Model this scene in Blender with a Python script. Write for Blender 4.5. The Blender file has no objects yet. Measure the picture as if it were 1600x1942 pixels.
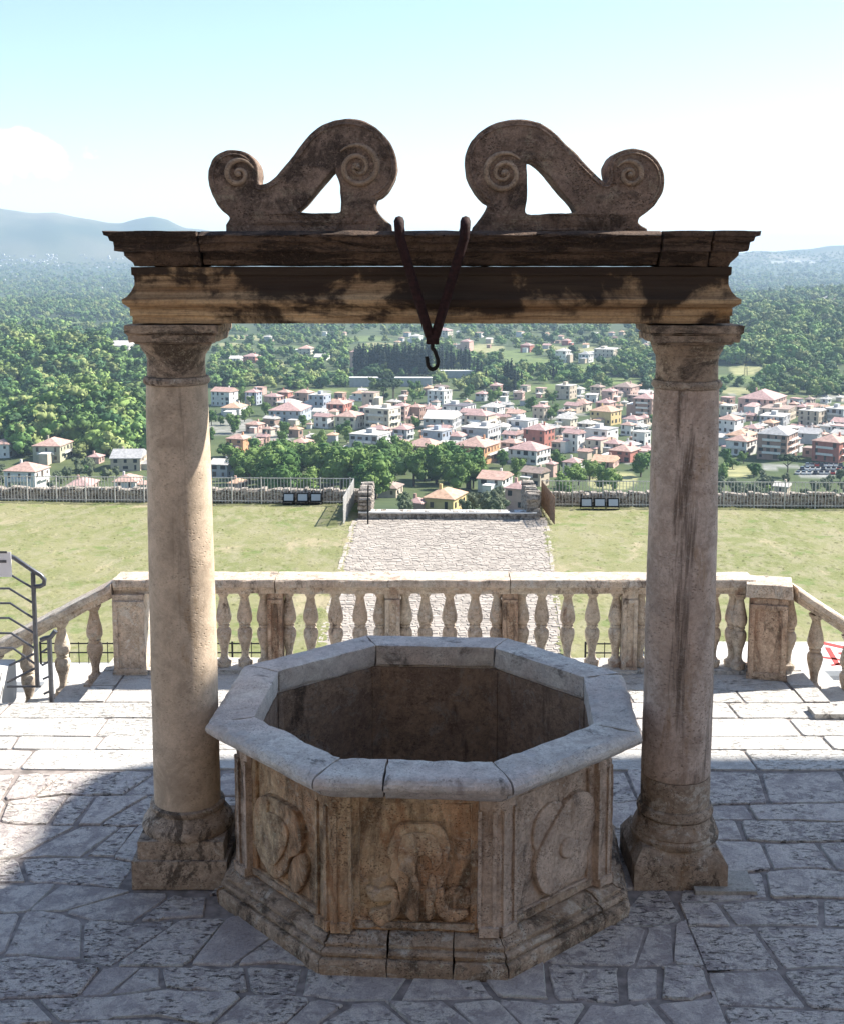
import bpy, bmesh, math, random
import numpy as np
from mathutils import Vector, Matrix, noise

random.seed(7); np.random.seed(7)
SC = bpy.context.scene
COL = SC.collection
PI = math.pi

# ------------------------------------------------------------------ camera
CAM = np.array([-0.011, -5.883, 3.028]); PITCH = 0.131; YAW = -0.002
FPX, PPX, PPY = 2335.66, 800.0, 806.85          # focal length and principal point in photo pixels (1600 x 1942)
cd = bpy.data.cameras.new('camera'); cam = bpy.data.objects.new('camera', cd); COL.objects.link(cam)
cam.location = CAM; cam.rotation_euler = (PI/2 - PITCH, 0, -YAW)
cd.sensor_fit = 'VERTICAL'; cd.sensor_height = 36; cd.lens = FPX/1942*36
cd.shift_y = (PPY-971)/1942; cd.clip_start = 0.05; cd.clip_end = 40000
SC.camera = cam

# ------------------------------------------------------------------ sky, sun, exposure
SUN_EL, SUN_AZ = math.radians(42), math.radians(24)     # azimuth measured from +X (right) towards +Y (far)
sdir = Vector((math.cos(SUN_EL)*math.cos(SUN_AZ), math.cos(SUN_EL)*math.sin(SUN_AZ), math.sin(SUN_EL)))
W = bpy.data.worlds.new('World'); SC.world = W; W.use_nodes = True
wn, wl = W.node_tree.nodes, W.node_tree.links
bg = wn['Background']; bg.inputs['Strength'].default_value = 0.094
sky = wn.new('ShaderNodeTexSky'); sky.sky_type = 'NISHITA'; sky.sun_disc = False
sky.sun_elevation = SUN_EL; sky.sun_rotation = PI/2 - SUN_AZ
sky.altitude = 300; sky.air_density = 1.0; sky.dust_density = 0.3; sky.ozone_density = 1.0
# one small cumulus cloud low on the left, placed by direction
def wray(u, v):
    cp, sp, c, s = math.cos(PITCH), math.sin(PITCH), math.cos(YAW), math.sin(YAW)
    fw = np.array([s*cp, c*cp, -sp]); rt = np.array([c, -s, 0]); up = np.cross(rt, fw)
    return rt*(u-PPX)/FPX + up*(PPY-v)/FPX + fw
def wnode(t, **k):
    n = wn.new(t)
    for a, b in k.items(): setattr(n, a, b)
    return n
tc = wnode('ShaderNodeTexCoord')
cdir = wray(58, 292); cdir /= np.linalg.norm(cdir)
az0 = math.atan2(cdir[0], cdir[1]); el0 = math.asin(cdir[2])
sepx = wnode('ShaderNodeSeparateXYZ'); wl.new(tc.outputs['Generated'], sepx.inputs[0])
def wmath(op, a, b=None, c=None, clamp=False):
    n = wnode('ShaderNodeMath', operation=op); n.use_clamp = clamp
    for i, x in enumerate((a, b, c)):
        if x is None: continue
        if isinstance(x, (int, float)): n.inputs[i].default_value = x
        else: wl.new(x, n.inputs[i])
    return n.outputs[0]
waz = wmath('ARCTAN2', sepx.outputs[0], sepx.outputs[1]); wel = wmath('ARCSINE', sepx.outputs[2])
cx_ = wmath('DIVIDE', wmath('SUBTRACT', waz, az0), 0.042); cy_ = wmath('DIVIDE', wmath('SUBTRACT', wel, el0), 0.017)
rr = wmath('SQRT', wmath('ADD', wmath('MULTIPLY', cx_, cx_), wmath('MULTIPLY', cy_, cy_)))
ns = wnode('ShaderNodeTexNoise'); ns.inputs['Scale'].default_value = 55; ns.inputs['Detail'].default_value = 6
wl.new(tc.outputs['Generated'], ns.inputs['Vector'])
cm = wmath('ADD', wmath('SUBTRACT', 1.0, rr), wmath('MULTIPLY', wmath('SUBTRACT', ns.outputs[0], 0.5), 2.2))
cm = wmath('SMOOTH_MIN', wmath('MULTIPLY', cm, 1.3, clamp=True), 1.0, 0.3)
mixc = wnode('ShaderNodeMix', data_type='RGBA'); wl.new(cm, mixc.inputs[0])
wl.new(sky.outputs[0], mixc.inputs[6]); mixc.inputs[7].default_value = (13, 13, 13.3, 1)
wl.new(mixc.outputs[2], bg.inputs['Color'])
sd = bpy.data.lights.new('sun', 'SUN'); sd.energy = 5.0; sd.angle = math.radians(0.53); sd.color = (1, 0.95, 0.87)
sun = bpy.data.objects.new('sun', sd); COL.objects.link(sun)
sun.rotation_euler = sdir.to_track_quat('Z', 'Y').to_euler(); sun.location = (20, 5, 20)
SC.view_settings.view_transform = 'Standard'; SC.view_settings.look = 'None'
SC.view_settings.exposure = 1.3; SC.view_settings.gamma = 1.0; SC.view_settings.use_curve_mapping = False
SC.render.engine = 'CYCLES'
SC.cycles.use_denoising = True; SC.cycles.max_bounces = 6; SC.cycles.diffuse_bounces = 3
SC.cycles.volume_bounces = 0; SC.cycles.transparent_max_bounces = 8; SC.cycles.use_fast_gi = False
SC.cycles.caustics_reflective = False; SC.cycles.caustics_refractive = False

# ------------------------------------------------------------------ pixel helpers (photo pixels -> places)
def on_z(u, v, z): d = wray(u, v); return CAM + d*(z-CAM[2])/d[2]
def on_y(u, v, y): d = wray(u, v); return CAM + d*(y-CAM[1])/d[1]
_cp, _sp, _c, _s = math.cos(PITCH), math.sin(PITCH), math.cos(YAW), math.sin(YAW)
FW = np.array([_s*_cp, _c*_cp, -_sp]); RT = np.array([_c, -_s, 0]); UP = np.cross(RT, FW)
def to_px(P):
    d = np.asarray(P, float)-CAM; z = d@FW
    return PPX+FPX*(d@RT)/z, PPY-FPX*(d@UP)/z

# ------------------------------------------------------------------ mesh helpers
class MB:
    def __init__(s): s.v = []; s.f = []
    def add(s, vs, fs):
        o = len(s.v); s.v += [tuple(p) for p in vs]; s.f += [tuple(i+o for i in f) for f in fs]; return s
    def box(s, c, d, rz=0, taper=1.0, rx=0, ry=0):
        M = Matrix.Rotation(rz, 3, 'Z') @ Matrix.Rotation(ry, 3, 'Y') @ Matrix.Rotation(rx, 3, 'X'); vs = []
        for z in (-.5, .5):
            t = taper if z > 0 else 1
            for x, y in ((-.5, -.5), (.5, -.5), (.5, .5), (-.5, .5)):
                p = M @ Vector((x*d[0]*t, y*d[1]*t, z*d[2])); vs.append((p.x+c[0], p.y+c[1], p.z+c[2]))
        return s.add(vs, [(3, 2, 1, 0), (4, 5, 6, 7), (0, 1, 5, 4), (1, 2, 6, 5), (2, 3, 7, 6), (3, 0, 4, 7)])
    def prism(s, poly, z0, z1):
        n = len(poly); vs = [(x, y, z0) for x, y in poly]+[(x, y, z1) for x, y in poly]
        return s.add(vs, [tuple(range(n-1, -1, -1)), tuple(range(n, 2*n))]+[(i, (i+1) % n, n+(i+1) % n, n+i) for i in range(n)])
    def lathe(s, prof, n=32, c=(0, 0, 0)):
        vs = []; fs = []; m = len(prof)
        for r, z in prof:
            for k in range(n):
                a = 2*PI*k/n; vs.append((c[0]+r*math.cos(a), c[1]+r*math.sin(a), c[2]+z))
        for i in range(m-1):
            for k in range(n):
                fs.append((i*n+k, i*n+(k+1) % n, (i+1)*n+(k+1) % n, (i+1)*n+k))
        fs.append(tuple(range(n-1, -1, -1))); fs.append(tuple((m-1)*n+k for k in range(n)))
        return s.add(vs, fs)
    def tube(s, pts, r, n=8, closed=False):
        pts = [Vector(p) for p in pts]; m = len(pts); rs = r if isinstance(r, (list, tuple)) else [r]*m
        vs = []; prevx = None
        for i, p in enumerate(pts):
            t = (pts[min(i+1, m-1)]-pts[max(i-1, 0)]).normalized()
            if prevx is None:
                x = t.orthogonal().normalized()
            else:
                x = (prevx - t*prevx.dot(t)).normalized()
            prevx = x; y = t.cross(x)
            for k in range(n):
                a = 2*PI*k/n; q = p + x*math.cos(a)*rs[i] + y*math.sin(a)*rs[i]; vs.append(tuple(q))
        fs = [(i*n+k, i*n+(k+1) % n, (i+1)*n+(k+1) % n, (i+1)*n+k) for i in range(m-1) for k in range(n)]
        fs += [tuple(range(n-1, -1, -1)), tuple((m-1)*n+k for k in range(n))]
        return s.add(vs, fs)
    def mesh(s, name, smooth=None):
        me = bpy.data.meshes.new(name); me.from_pydata(s.v, [], s.f); me.update()
        if smooth is not None: smooth_mesh(me, smooth)
        return me
def smooth_mesh(me, ang=40):
    me.polygons.foreach_set('use_smooth', [True]*len(me.polygons))
    me.set_sharp_from_angle(angle=math.radians(ang)); me.update()
def weather(me, cut, amp, sc=6.0, amp2=0.0, seed=0, smooth=45, chip=0.0):
    """cut long edges, then wear the surface with noise; chip eats further into some edges"""
    bm = bmesh.new(); bm.from_mesh(me)
    bmesh.ops.recalc_face_normals(bm, faces=bm.faces)
    for _ in range(5):
        es = [e for e in bm.edges if e.calc_length() > cut]
        if not es: break
        bmesh.ops.subdivide_edges(bm, edges=es, cuts=1, use_grid_fill=True)
        if len(bm.verts) > 60000: break
    bm.normal_update(); off = Vector((seed*3.7, seed*1.3, seed*2.1)); mv = []
    for v in bm.verts:
        p = v.co*sc+off
        d = noise.noise(p)*amp + (noise.noise(p*3.7)*amp2 if amp2 else 0)
        if chip:
            sh = max((e.calc_face_angle(0) for e in v.link_edges), default=0)
            if sh > 0.5: d -= chip*max(0, noise.noise(p*1.9)+0.25)
        mv.append(v.normal*d)
    for v, d in zip(bm.verts, mv): v.co += d
    bm.to_mesh(me); bm.free(); smooth_mesh(me, smooth); return me
def tag(o, label=None, cat=None, group=None, kind=None):
    if label: o['label'] = label
    if cat: o['category'] = cat
    if group: o['group'] = group
    if kind: o['kind'] = kind
    return o
def link(name, me, mat, parent=None, loc=(0, 0, 0), rot=(0, 0, 0), scale=(1, 1, 1)):
    o = bpy.data.objects.new(name, me)
    if mat is not None and me is not None and not me.materials: me.materials.append(mat)
    COL.objects.link(o); o.location = loc; o.rotation_euler = rot; o.scale = scale
    if parent is not None: o.parent = parent
    return o
def empty(name, loc, label, cat, group=None, rz=0):
    o = bpy.data.objects.new(name, None); COL.objects.link(o); o.location = loc; o.rotation_euler = (0, 0, rz)
    o.empty_display_size = 0.2
    return tag(o, label, cat, group)
def curve_mesh(name, loops, depth, bevel=0.0, res=2):
    """2-D outline(s) in x,z -> solid slab of given depth along y (front face at y=-depth/2)"""
    cu = bpy.data.curves.new(name, 'CURVE'); cu.dimensions = '2D'; cu.fill_mode = 'BOTH'
    cu.extrude = max(depth/2-bevel, 0.0005); cu.bevel_depth = bevel; cu.bevel_resolution = res
    for lp in loops:
        sp = cu.splines.new('POLY'); sp.points.add(len(lp)-1); sp.use_cyclic_u = True
        for i, (x, z) in enumerate(lp): sp.points[i].co = (x, z, 0, 1)
    o = bpy.data.objects.new('tmp', cu); COL.objects.link(o)
    dg = bpy.context.evaluated_depsgraph_get()
    me = bpy.data.meshes.new_from_object(o.evaluated_get(dg)); me.name = name
    bpy.data.objects.remove(o); bpy.data.curves.remove(cu)
    me.transform(Matrix.Rotation(PI/2, 4, 'X')); me.update(); return me
def spline(pts, n=6, closed=True):
    """Catmull-Rom through points"""
    out = []; m = len(pts)
    for i in range(m if closed else m-1):
        p0, p1, p2, p3 = [np.array(pts[(i+k) % m if closed else min(max(i+k, 0), m-1)], float) for k in (-1, 0, 1, 2)]
        for j in range(n):
            t = j/n
            out.append(tuple(0.5*((2*p1)+(-p0+p2)*t+(2*p0-5*p1+4*p2-p3)*t*t+(-p0+3*p1-3*p2+p3)*t**3)))
    if not closed: out.append(tuple(pts[-1]))
    return out

# ------------------------------------------------------------------ materials
class NT:
    def __init__(s, name):
        s.m = bpy.data.materials.new(name); s.m.use_nodes = True
        s.n, s.l = s.m.node_tree.nodes, s.m.node_tree.links; s.b = s.n['Principled BSDF']
        s.b.inputs['Specular IOR Level'].default_value = 0.25
        t = s.n.new('ShaderNodeTexCoord'); s.obj = t.outputs['Object']
        g = s.n.new('ShaderNodeNewGeometry'); s.pos = g.outputs['Position']
        s.rand = s.n.new('ShaderNodeObjectInfo').outputs['Random']
    def put(s, x, sock):
        if x is None: return
        if isinstance(x, (int, float)): sock.default_value = x
        elif isinstance(x, tuple): sock.default_value = (*x, 1) if len(x) == 3 and sock.type == 'RGBA' else x
        else: s.l.new(x, sock)
    def map(s, vec, scale=(1, 1, 1), loc=(0, 0, 0)):
        n = s.n.new('ShaderNodeMapping'); s.l.new(vec, n.inputs[0]); s.put(loc, n.inputs[1]); n.inputs['Scale'].default_value = scale
        return n.outputs[0]
    def noise(s, vec, scale, detail=5, rough=0.55, dist=0.0):
        n = s.n.new('ShaderNodeTexNoise'); s.l.new(vec, n.inputs['Vector'])
        n.inputs['Scale'].default_value = scale; n.inputs['Detail'].default_value = detail
        n.inputs['Roughness'].default_value = rough; n.inputs['Distortion'].default_value = dist
        return n.outputs[0]
    def voro(s, vec, scale, feat='F1', out=0):
        n = s.n.new('ShaderNodeTexVoronoi'); n.feature = feat; s.l.new(vec, n.inputs['Vector']); n.inputs['Scale'].default_value = scale
        return n.outputs[out]
    def ramp(s, x, lo, hi, a=0.0, b=1.0):
        n = s.n.new('ShaderNodeMapRange'); n.interpolation_type = 'SMOOTHSTEP'
        s.l.new(x, n.inputs[0]); n.inputs[1].default_value = lo; n.inputs[2].default_value = hi
        n.inputs[3].default_value = a; n.inputs[4].default_value = b; return n.outputs[0]
    def math(s, op, a, b=None, clamp=False):
        n = s.n.new('ShaderNodeMath'); n.operation = op; n.use_clamp = clamp; s.put(a, n.inputs[0]); s.put(b, n.inputs[1]); return n.outputs[0]
    def mix(s, fac, a, b, mode='MIX'):
        n = s.n.new('ShaderNodeMix'); n.data_type = 'RGBA'; n.blend_type = mode
        s.put(fac, n.inputs[0]); s.put(a, n.inputs[6]); s.put(b, n.inputs[7]); return n.outputs[2]
    def color(s, x): s.put(x, s.b.inputs['Base Color']); return s
    def rough(s, x): s.put(x, s.b.inputs['Roughness']); return s
    def bump(s, h, strength=0.5, dist=0.01):
        n = s.n.new('ShaderNodeBump'); n.inputs['Strength'].default_value = strength; n.inputs['Distance'].default_value = dist
        s.l.new(h, n.inputs['Height']); s.l.new(n.outputs[0], s.b.inputs['Normal']); return s
def plain(name, c, rough=0.8, metal=0.0, var=0.0, vscale=8, bump=0.0):
    t = NT(name); t.rough(rough); t.b.inputs['Metallic'].default_value = metal
    if var:
        n = t.noise(t.pos, vscale, 6)
        t.color(t.mix(t.ramp(n, .3, .7), tuple(x*(1-var) for x in c), tuple(min(1, x*(1+var)) for x in c)))
        if bump: t.bump(n, bump, 0.01)
    else: t.color(c)
    return t.m
def stone(name, c1, c2, dark=(0.03, 0.026, 0.024), dark_lo=0.55, dark_hi=0.7, dark_scale=(3, 3, 1.2), pit=60, pit_amt=0.6,
          fine=24, bump=0.6, rust=None, rust_lo=0.55, sc=2.2, pale=None, speck=0.5, per=0.0, bdist=0.006, seed=0.0, gain=1.42, warm=(1.05, .975, .91), pepper=.65):
    """weathered travertine: two tones, dark crust with streaks, rust, pale lichen, pits and grain"""
    c1, c2 = [tuple(min(.8, x*gain*w) for x, w in zip(c, warm)) for c in (c1, c2)]
    if rust: rust = tuple(x*1.15 for x in rust)
    if pale: pale = tuple(min(.8, x*1.15) for x in pale)
    t = NT(name); P = t.map(t.pos, (1, 1, 1), (seed, seed*.7, seed*.3))
    big = t.noise(P, sc, 6, .6, .3); mid = t.noise(P, sc*5, 8, .7, .4); fin = t.noise(P, fine*1.6, 8, .75); grain = t.noise(P, 170, 4, .8)
    col = t.mix(t.ramp(big, .38, .62), c1, c2)
    col = t.mix(t.ramp(mid, .38, .66, 0, .75), col, tuple(x*.55 for x in c1))
    if rust:
        r = t.noise(t.map(P, (5, 5, 1.6), (3, 1, 7)), 1, 8, .7, .5); col = t.mix(t.ramp(r, rust_lo, rust_lo+.14, 0, .85), col, rust)
    if pale:
        r = t.noise(t.map(P, (1, 1, 1), (9, 4, 2)), 8, 10, .78, .8); col = t.mix(t.ramp(r, .53, .60, 0, .85), col, pale)
    dk = t.noise(t.map(P, dark_scale, (5, 2, 1)), 1, 10, .74, .45); col = t.mix(t.ramp(dk, dark_lo-.02, dark_hi-.05, 0, .92), col, dark)
    vo = t.voro(t.map(P, (1, 1, 1.7)), pit); pm = t.math('MULTIPLY', t.ramp(vo, .14, .34, 1, 0), t.ramp(t.noise(P, 9, 4), .44, .58))
    col = t.mix(t.math('MULTIPLY', pm, pit_amt), col, tuple(x*.2 for x in c1))
    col = t.mix(t.ramp(fin, .42, .64, 0, speck), col, tuple(x*.38 for x in c1))
    col = t.mix(t.ramp(grain, .35, .7, 0, .45), col, tuple(x*.5 for x in c2))
    pep = t.noise(t.map(P, (1, 1, 1.25), (7, 7, 7)), 48, 9, .8, .6); zone = t.ramp(t.noise(P, 5.5, 5, .65), .36, .62, .25, 1)
    col = t.mix(t.math('MULTIPLY', t.math('MULTIPLY', t.ramp(pep, .55, .60), zone), pepper), col, tuple(x*.13 for x in c1))
    col = t.mix(t.math('MULTIPLY', t.math('MULTIPLY', t.ramp(pep, .45, .40), zone), pepper*.55), col, tuple(min(.8, x*1.5) for x in c2))
    if per:
        col = t.mix(t.math('MULTIPLY', t.rand, per), col, tuple(x*.55 for x in c1))
    t.color(col); t.rough(.9)
    h = t.math('SUBTRACT', t.math('ADD', t.math('MULTIPLY', mid, 1.0), t.math('ADD', t.math('MULTIPLY', fin, .6), t.math('MULTIPLY', grain, .15))), t.math('MULTIPLY', pm, .8))
    t.bump(h, bump, bdist*1.8); return t.m
M = {}
M['col_l'] = stone('stone_column_pale', (.40, .35, .285), (.47, .415, .345), dark=(.12, .09, .065), dark_lo=.58, dark_hi=.74, dark_scale=(9, 9, .5), pit=45, pit_amt=.35, fine=30, bump=.35, rust=(.34, .22, .12), rust_lo=.6, sc=1.4, speck=.2, warm=(1.08, .96, .86), pepper=.2)
M['col_r'] = stone('stone_column_grey', (.40, .33, .275), (.46, .42, .385), dark=(.085, .058, .043), dark_lo=.52, dark_hi=.66, dark_scale=(5.5, 5.5, .5), pit=40, pit_amt=.5, fine=26, bump=.5, rust=(.34, .22, .13), rust_lo=.52, sc=1.6, speck=.35, seed=4.6, warm=(1.06, .94, .87), pepper=.4)
M['base'] = stone('stone_base_worn', (.31, .255, .205), (.42, .36, .30), dark=(.05, .036, .028), dark_lo=.55, dark_hi=.64, dark_scale=(6, 6, 4), pit=70, pit_amt=.9, rust=(.25, .15, .08), rust_lo=.55, pale=(.55, .50, .43), speck=.5, bump=.8, bdist=.008, seed=2)
M['cap'] = stone('stone_capital', (.28, .22, .17), (.42, .35, .28), dark=(.028, .021, .018), dark_lo=.47, dark_hi=.62, dark_scale=(4, 4, 7), pit=60, pit_amt=.6, rust=(.3, .18, .1), rust_lo=.56, speck=.4, bump=.6, seed=6)
M['scroll_pale'] = stone('stone_scroll_pale', (.29, .225, .17), (.40, .32, .25), dark=(.05, .036, .03), pit=75, pit_amt=.8, fine=40, speck=.5, bump=.8, seed=18)
M['scroll'] = stone('stone_scroll_dark', (.22, .165, .135), (.30, .235, .195), dark=(.03, .024, .022), dark_lo=.5, dark_hi=.66, dark_scale=(5, 5, 5), pit=75, pit_amt=.95, fine=40, rust=(.24, .15, .08), rust_lo=.62, pale=(.36, .30, .22), speck=.6, bump=1.0, bdist=.008, seed=8)
M['cornice'] = stone('stone_cornice_black', (.085, .062, .05), (.14, .10, .075), dark=(.016, .011, .010), dark_lo=.51, dark_hi=.6, dark_scale=(1.4, 1.4, 9), pit=60, pit_amt=.5, rust=(.20, .13, .08), rust_lo=.64, speck=.5, bump=.9, bdist=.008, seed=3)
def beam_mat():
    t = NT('stone_architrave'); P = t.pos
    lines = t.noise(t.map(P, (.8, .8, 26)), 1, 8, .7, .25); lines2 = t.noise(t.map(P, (2.2, 2.2, 75)), 1, 5, .7)
    col = t.mix(t.ramp(lines, .32, .68), (.28, .16, .08), (.70, .485, .275))
    col = t.mix(t.ramp(lines2, .45, .75, 0, .75), col, (.075, .048, .03))
    rust = t.noise(t.map(P, (3, 3, 9), (2, 2, 2)), 1, 5); col = t.mix(t.ramp(rust, .55, .75, 0, .8), col, (.32, .16, .055))
    blot = t.noise(t.map(P, (2.1, 2.1, 3.2), (11.3, 3, 1.7)), 1, 8, .62, .55)
    fall = t.n.new('ShaderNodeSeparateXYZ'); t.l.new(P, fall.inputs[0])
    grow = t.ramp(fall.outputs[2], 2.74, 3.02, -.06, .105)             # black crust thickest where water runs off the cornice
    drip = t.noise(t.map(P, (11, 11, 1.1), (4, 4, 4)), 1, 6, .7, .3)
    bm_ = t.ramp(t.math('ADD', t.math('ADD', blot, grow), t.math('MULTIPLY', t.math('SUBTRACT', drip, .5), .16)), .45, .56)
    col = t.mix(t.math('MULTIPLY', bm_, .94), col, (.030, .020, .016))
    fin = t.noise(P, 60, 6, .7); col = t.mix(t.ramp(fin, .4, .75, 0, .4), col, (.05, .035, .025))
    t.color(col); t.rough(.9); t.bump(t.math('ADD', t.math('MULTIPLY', lines, 1.0), t.math('ADD', t.math('MULTIPLY', lines2, .7), t.math('MULTIPLY', fin, .5))), .8, .008); return t.m
M['beam'] = beam_mat()
M['well_rim'] = stone('stone_rim_grey', (.48, .44, .42), (.58, .535, .51), dark=(.06, .055, .052), dark_lo=.58, dark_hi=.72, dark_scale=(5, 5, 5), pit=80, pit_amt=.7, fine=55, rust=(.24, .19, .17), rust_lo=.58, pale=(.46, .44, .42), speck=.4, bump=.7, per=.25, bdist=.005, seed=1, warm=(1.08, 1.02, .97), pepper=.5)
M['panel'] = stone('stone_panel_ochre', (.60, .36, .23), (.67, .46, .32), dark=(.05, .027, .017), dark_lo=.485, dark_hi=.68, dark_scale=(5, 5, 1.6), pit=75, pit_amt=.8, rust=(.38, .18, .085), rust_lo=.47, pale=(.52, .40, .305), speck=.35, bump=.9, bdist=.008, seed=5, warm=(1.06, .95, .88))
M['panel_grey'] = stone('stone_panel_grey', (.42, .335, .275), (.52, .43, .36), dark=(.045, .034, .028), dark_lo=.55, dark_hi=.7, dark_scale=(5, 5, 1.6), pit=75, pit_amt=.8, rust=(.22, .13, .075), rust_lo=.57, speck=.35, bump=.9, bdist=.008, seed=7, warm=(1.04, .98, .92))
M['well_base'] = stone('stone_well_base', (.33, .255, .19), (.44, .36, .285), dark=(.035, .025, .02), dark_lo=.52, dark_hi=.66, dark_scale=(6, 6, 5), pit=80, pit_amt=1, rust=(.30, .18, .095), rust_lo=.55, pale=(.55, .49, .41), speck=.5, bump=.9, bdist=.009, seed=9)
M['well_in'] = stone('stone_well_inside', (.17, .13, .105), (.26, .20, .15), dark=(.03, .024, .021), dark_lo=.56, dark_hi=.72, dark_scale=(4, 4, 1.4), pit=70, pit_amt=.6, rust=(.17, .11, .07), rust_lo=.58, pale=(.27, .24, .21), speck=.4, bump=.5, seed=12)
def flag_mat(name, c1, c2, pale, dark, pale_lo=.54, seed=0.0, holes=1.0):
    """paving stone: every stone draws its own tone, wear and pitting"""
    t = NT(name); P = t.map(t.pos, (1, 1, 1), (seed, 0, 0)); rnd = t.rand
    off = t.n.new('ShaderNodeCombineXYZ'); t.l.new(t.math('MULTIPLY', rnd, 37.0), off.inputs[0]); t.l.new(t.math('MULTIPLY', rnd, 91.0), off.inputs[1])
    va = t.n.new('ShaderNodeVectorMath'); va.operation = 'ADD'; t.l.new(P, va.inputs[0]); t.l.new(off.outputs[0], va.inputs[1]); Q = va.outputs[0]
    r2 = t.math('FRACT', t.math('MULTIPLY', rnd, 17.3)); r3 = t.math('FRACT', t.math('MULTIPLY', rnd, 53.7))
    big = t.noise(Q, 2.4, 6, .65, .5); mid = t.noise(Q, 13, 9, .74, .6); fin = t.noise(Q, 70, 7, .75); grain = t.noise(Q, 210, 3, .8)
    stre = t.noise(t.map(Q, (22, 52, 22)), 1, 8, .75, .8); zone = t.noise(t.map(Q, (1, 1, 1), (8, 3, 1)), 4.2, 6, .7, .5)
    col = t.mix(t.ramp(big, .35, .65), c1, c2)
    col = t.mix(t.math('MULTIPLY', r2, .6), col, tuple(x*.66 for x in c1))
    worn = t.math('MULTIPLY', t.ramp(mid, pale_lo-.08, pale_lo+.03), t.ramp(t.math('ADD', zone, t.math('MULTIPLY', r3, .22)), .40, .58))
    col = t.mix(t.math('MULTIPLY', worn, t.ramp(fin, .38, .55, .2, .95)), col, pale)
    hole = t.math('MULTIPLY', t.ramp(stre, .53, .62), t.ramp(t.math('ADD', zone, t.math('MULTIPLY', r3, .25)), .56, .68)); col = t.mix(t.math('MULTIPLY', hole, .9*holes), col, dark)
    col = t.mix(t.ramp(fin, .45, .65, 0, .5), col, tuple(x*.42 for x in c1)); col = t.mix(t.ramp(grain, .4, .7, 0, .4), col, tuple(x*.5 for x in c1))
    t.color(col); t.rough(.8)
    t.bump(t.math('SUBTRACT', t.math('ADD', t.math('MULTIPLY', mid, .9), t.math('ADD', t.math('MULTIPLY', fin, .5), t.math('MULTIPLY', stre, .3))), t.math('MULTIPLY', hole, .8)), .95, .02); return t.m
M['flag'] = flag_mat('flagstone', (.47, .405, .385), (.60, .52, .485), (.90, .82, .72), (.035, .032, .03), .505)
M['flag_pale'] = flag_mat('flagstone_pale', (.50, .46, .41), (.60, .56, .50), (.70, .66, .58), (.16, .14, .12), .5)
M['mortar'] = plain('mortar', (.25, .215, .195), .95, var=.35, vscale=14, bump=.6)
M['slab'] = flag_mat('terrace_slab', (.66, .62, .57), (.74, .70, .65), (.80, .77, .71), (.30, .27, .24), .5, 3, .6)
M['balus'] = stone('stone_balustrade', (.48, .40, .33), (.58, .51, .44), dark=(.08, .05, .037), dark_lo=.555, dark_hi=.7, dark_scale=(12, 12, 5), pit=60, pit_amt=.7, rust=(.27, .15, .10), rust_lo=.56, pale=(.58, .54, .48), speck=.45, bump=.6, seed=15)
M['balus_dark'] = stone('stone_post_worn', (.40, .30, .23), (.50, .40, .315), dark=(.06, .036, .026), dark_lo=.5, dark_hi=.66, dark_scale=(12, 12, 3), pit=50, pit_amt=.9, rust=(.25, .12, .07), rust_lo=.5, speck=.5, bump=.8, seed=16)
M['iron_red'] = plain('rusty_iron', (.028, .010, .009), .75, .1, var=.4, vscale=60, bump=.35)
M['iron'] = plain('dark_iron', (.018, .017, .017), .5, .6, var=.3, vscale=60)
M['rail_metal'] = plain('painted_handrail', (.11, .115, .13), .38, .55, var=.15, vscale=30)
M['rail_white'] = plain('pale_railing', (.52, .50, .47), .5, .2, var=.2, vscale=20)
M['rail_rust'] = plain('rusty_railing', (.25, .17, .12), .7, .2, var=.35, vscale=9)
M['white'] = plain('white_panel', (.72, .71, .73), .5, var=.06, vscale=5)
M['plaster'] = plain('white_paving', (.62, .61, .585), .85, var=.14, vscale=3)
M['red'] = plain('faded_red_paint', (.42, .06, .05), .7, var=.25, vscale=30)
M['blue'] = plain('blue_plastic', (.05, .17, .42), .4)
M['glass'] = plain('dark_glass', (.025, .028, .035), .15)
M['lamp_glass'] = plain('floodlight_glass', (.42, .46, .52), .12)
M['black'] = plain('black_metal', (.014, .014, .016), .45, .3)
M['rubble'] = stone('rubble_wall', (.34, .31, .28), (.46, .43, .39), dark=(.05, .04, .032), dark_lo=.5, dark_hi=.66, dark_scale=(6, 6, 6), pit=12, pit_amt=.7, fine=8, sc=1.2, pale=(.58, .55, .49), speck=.4, bump=1, bdist=.05, seed=20)

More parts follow.
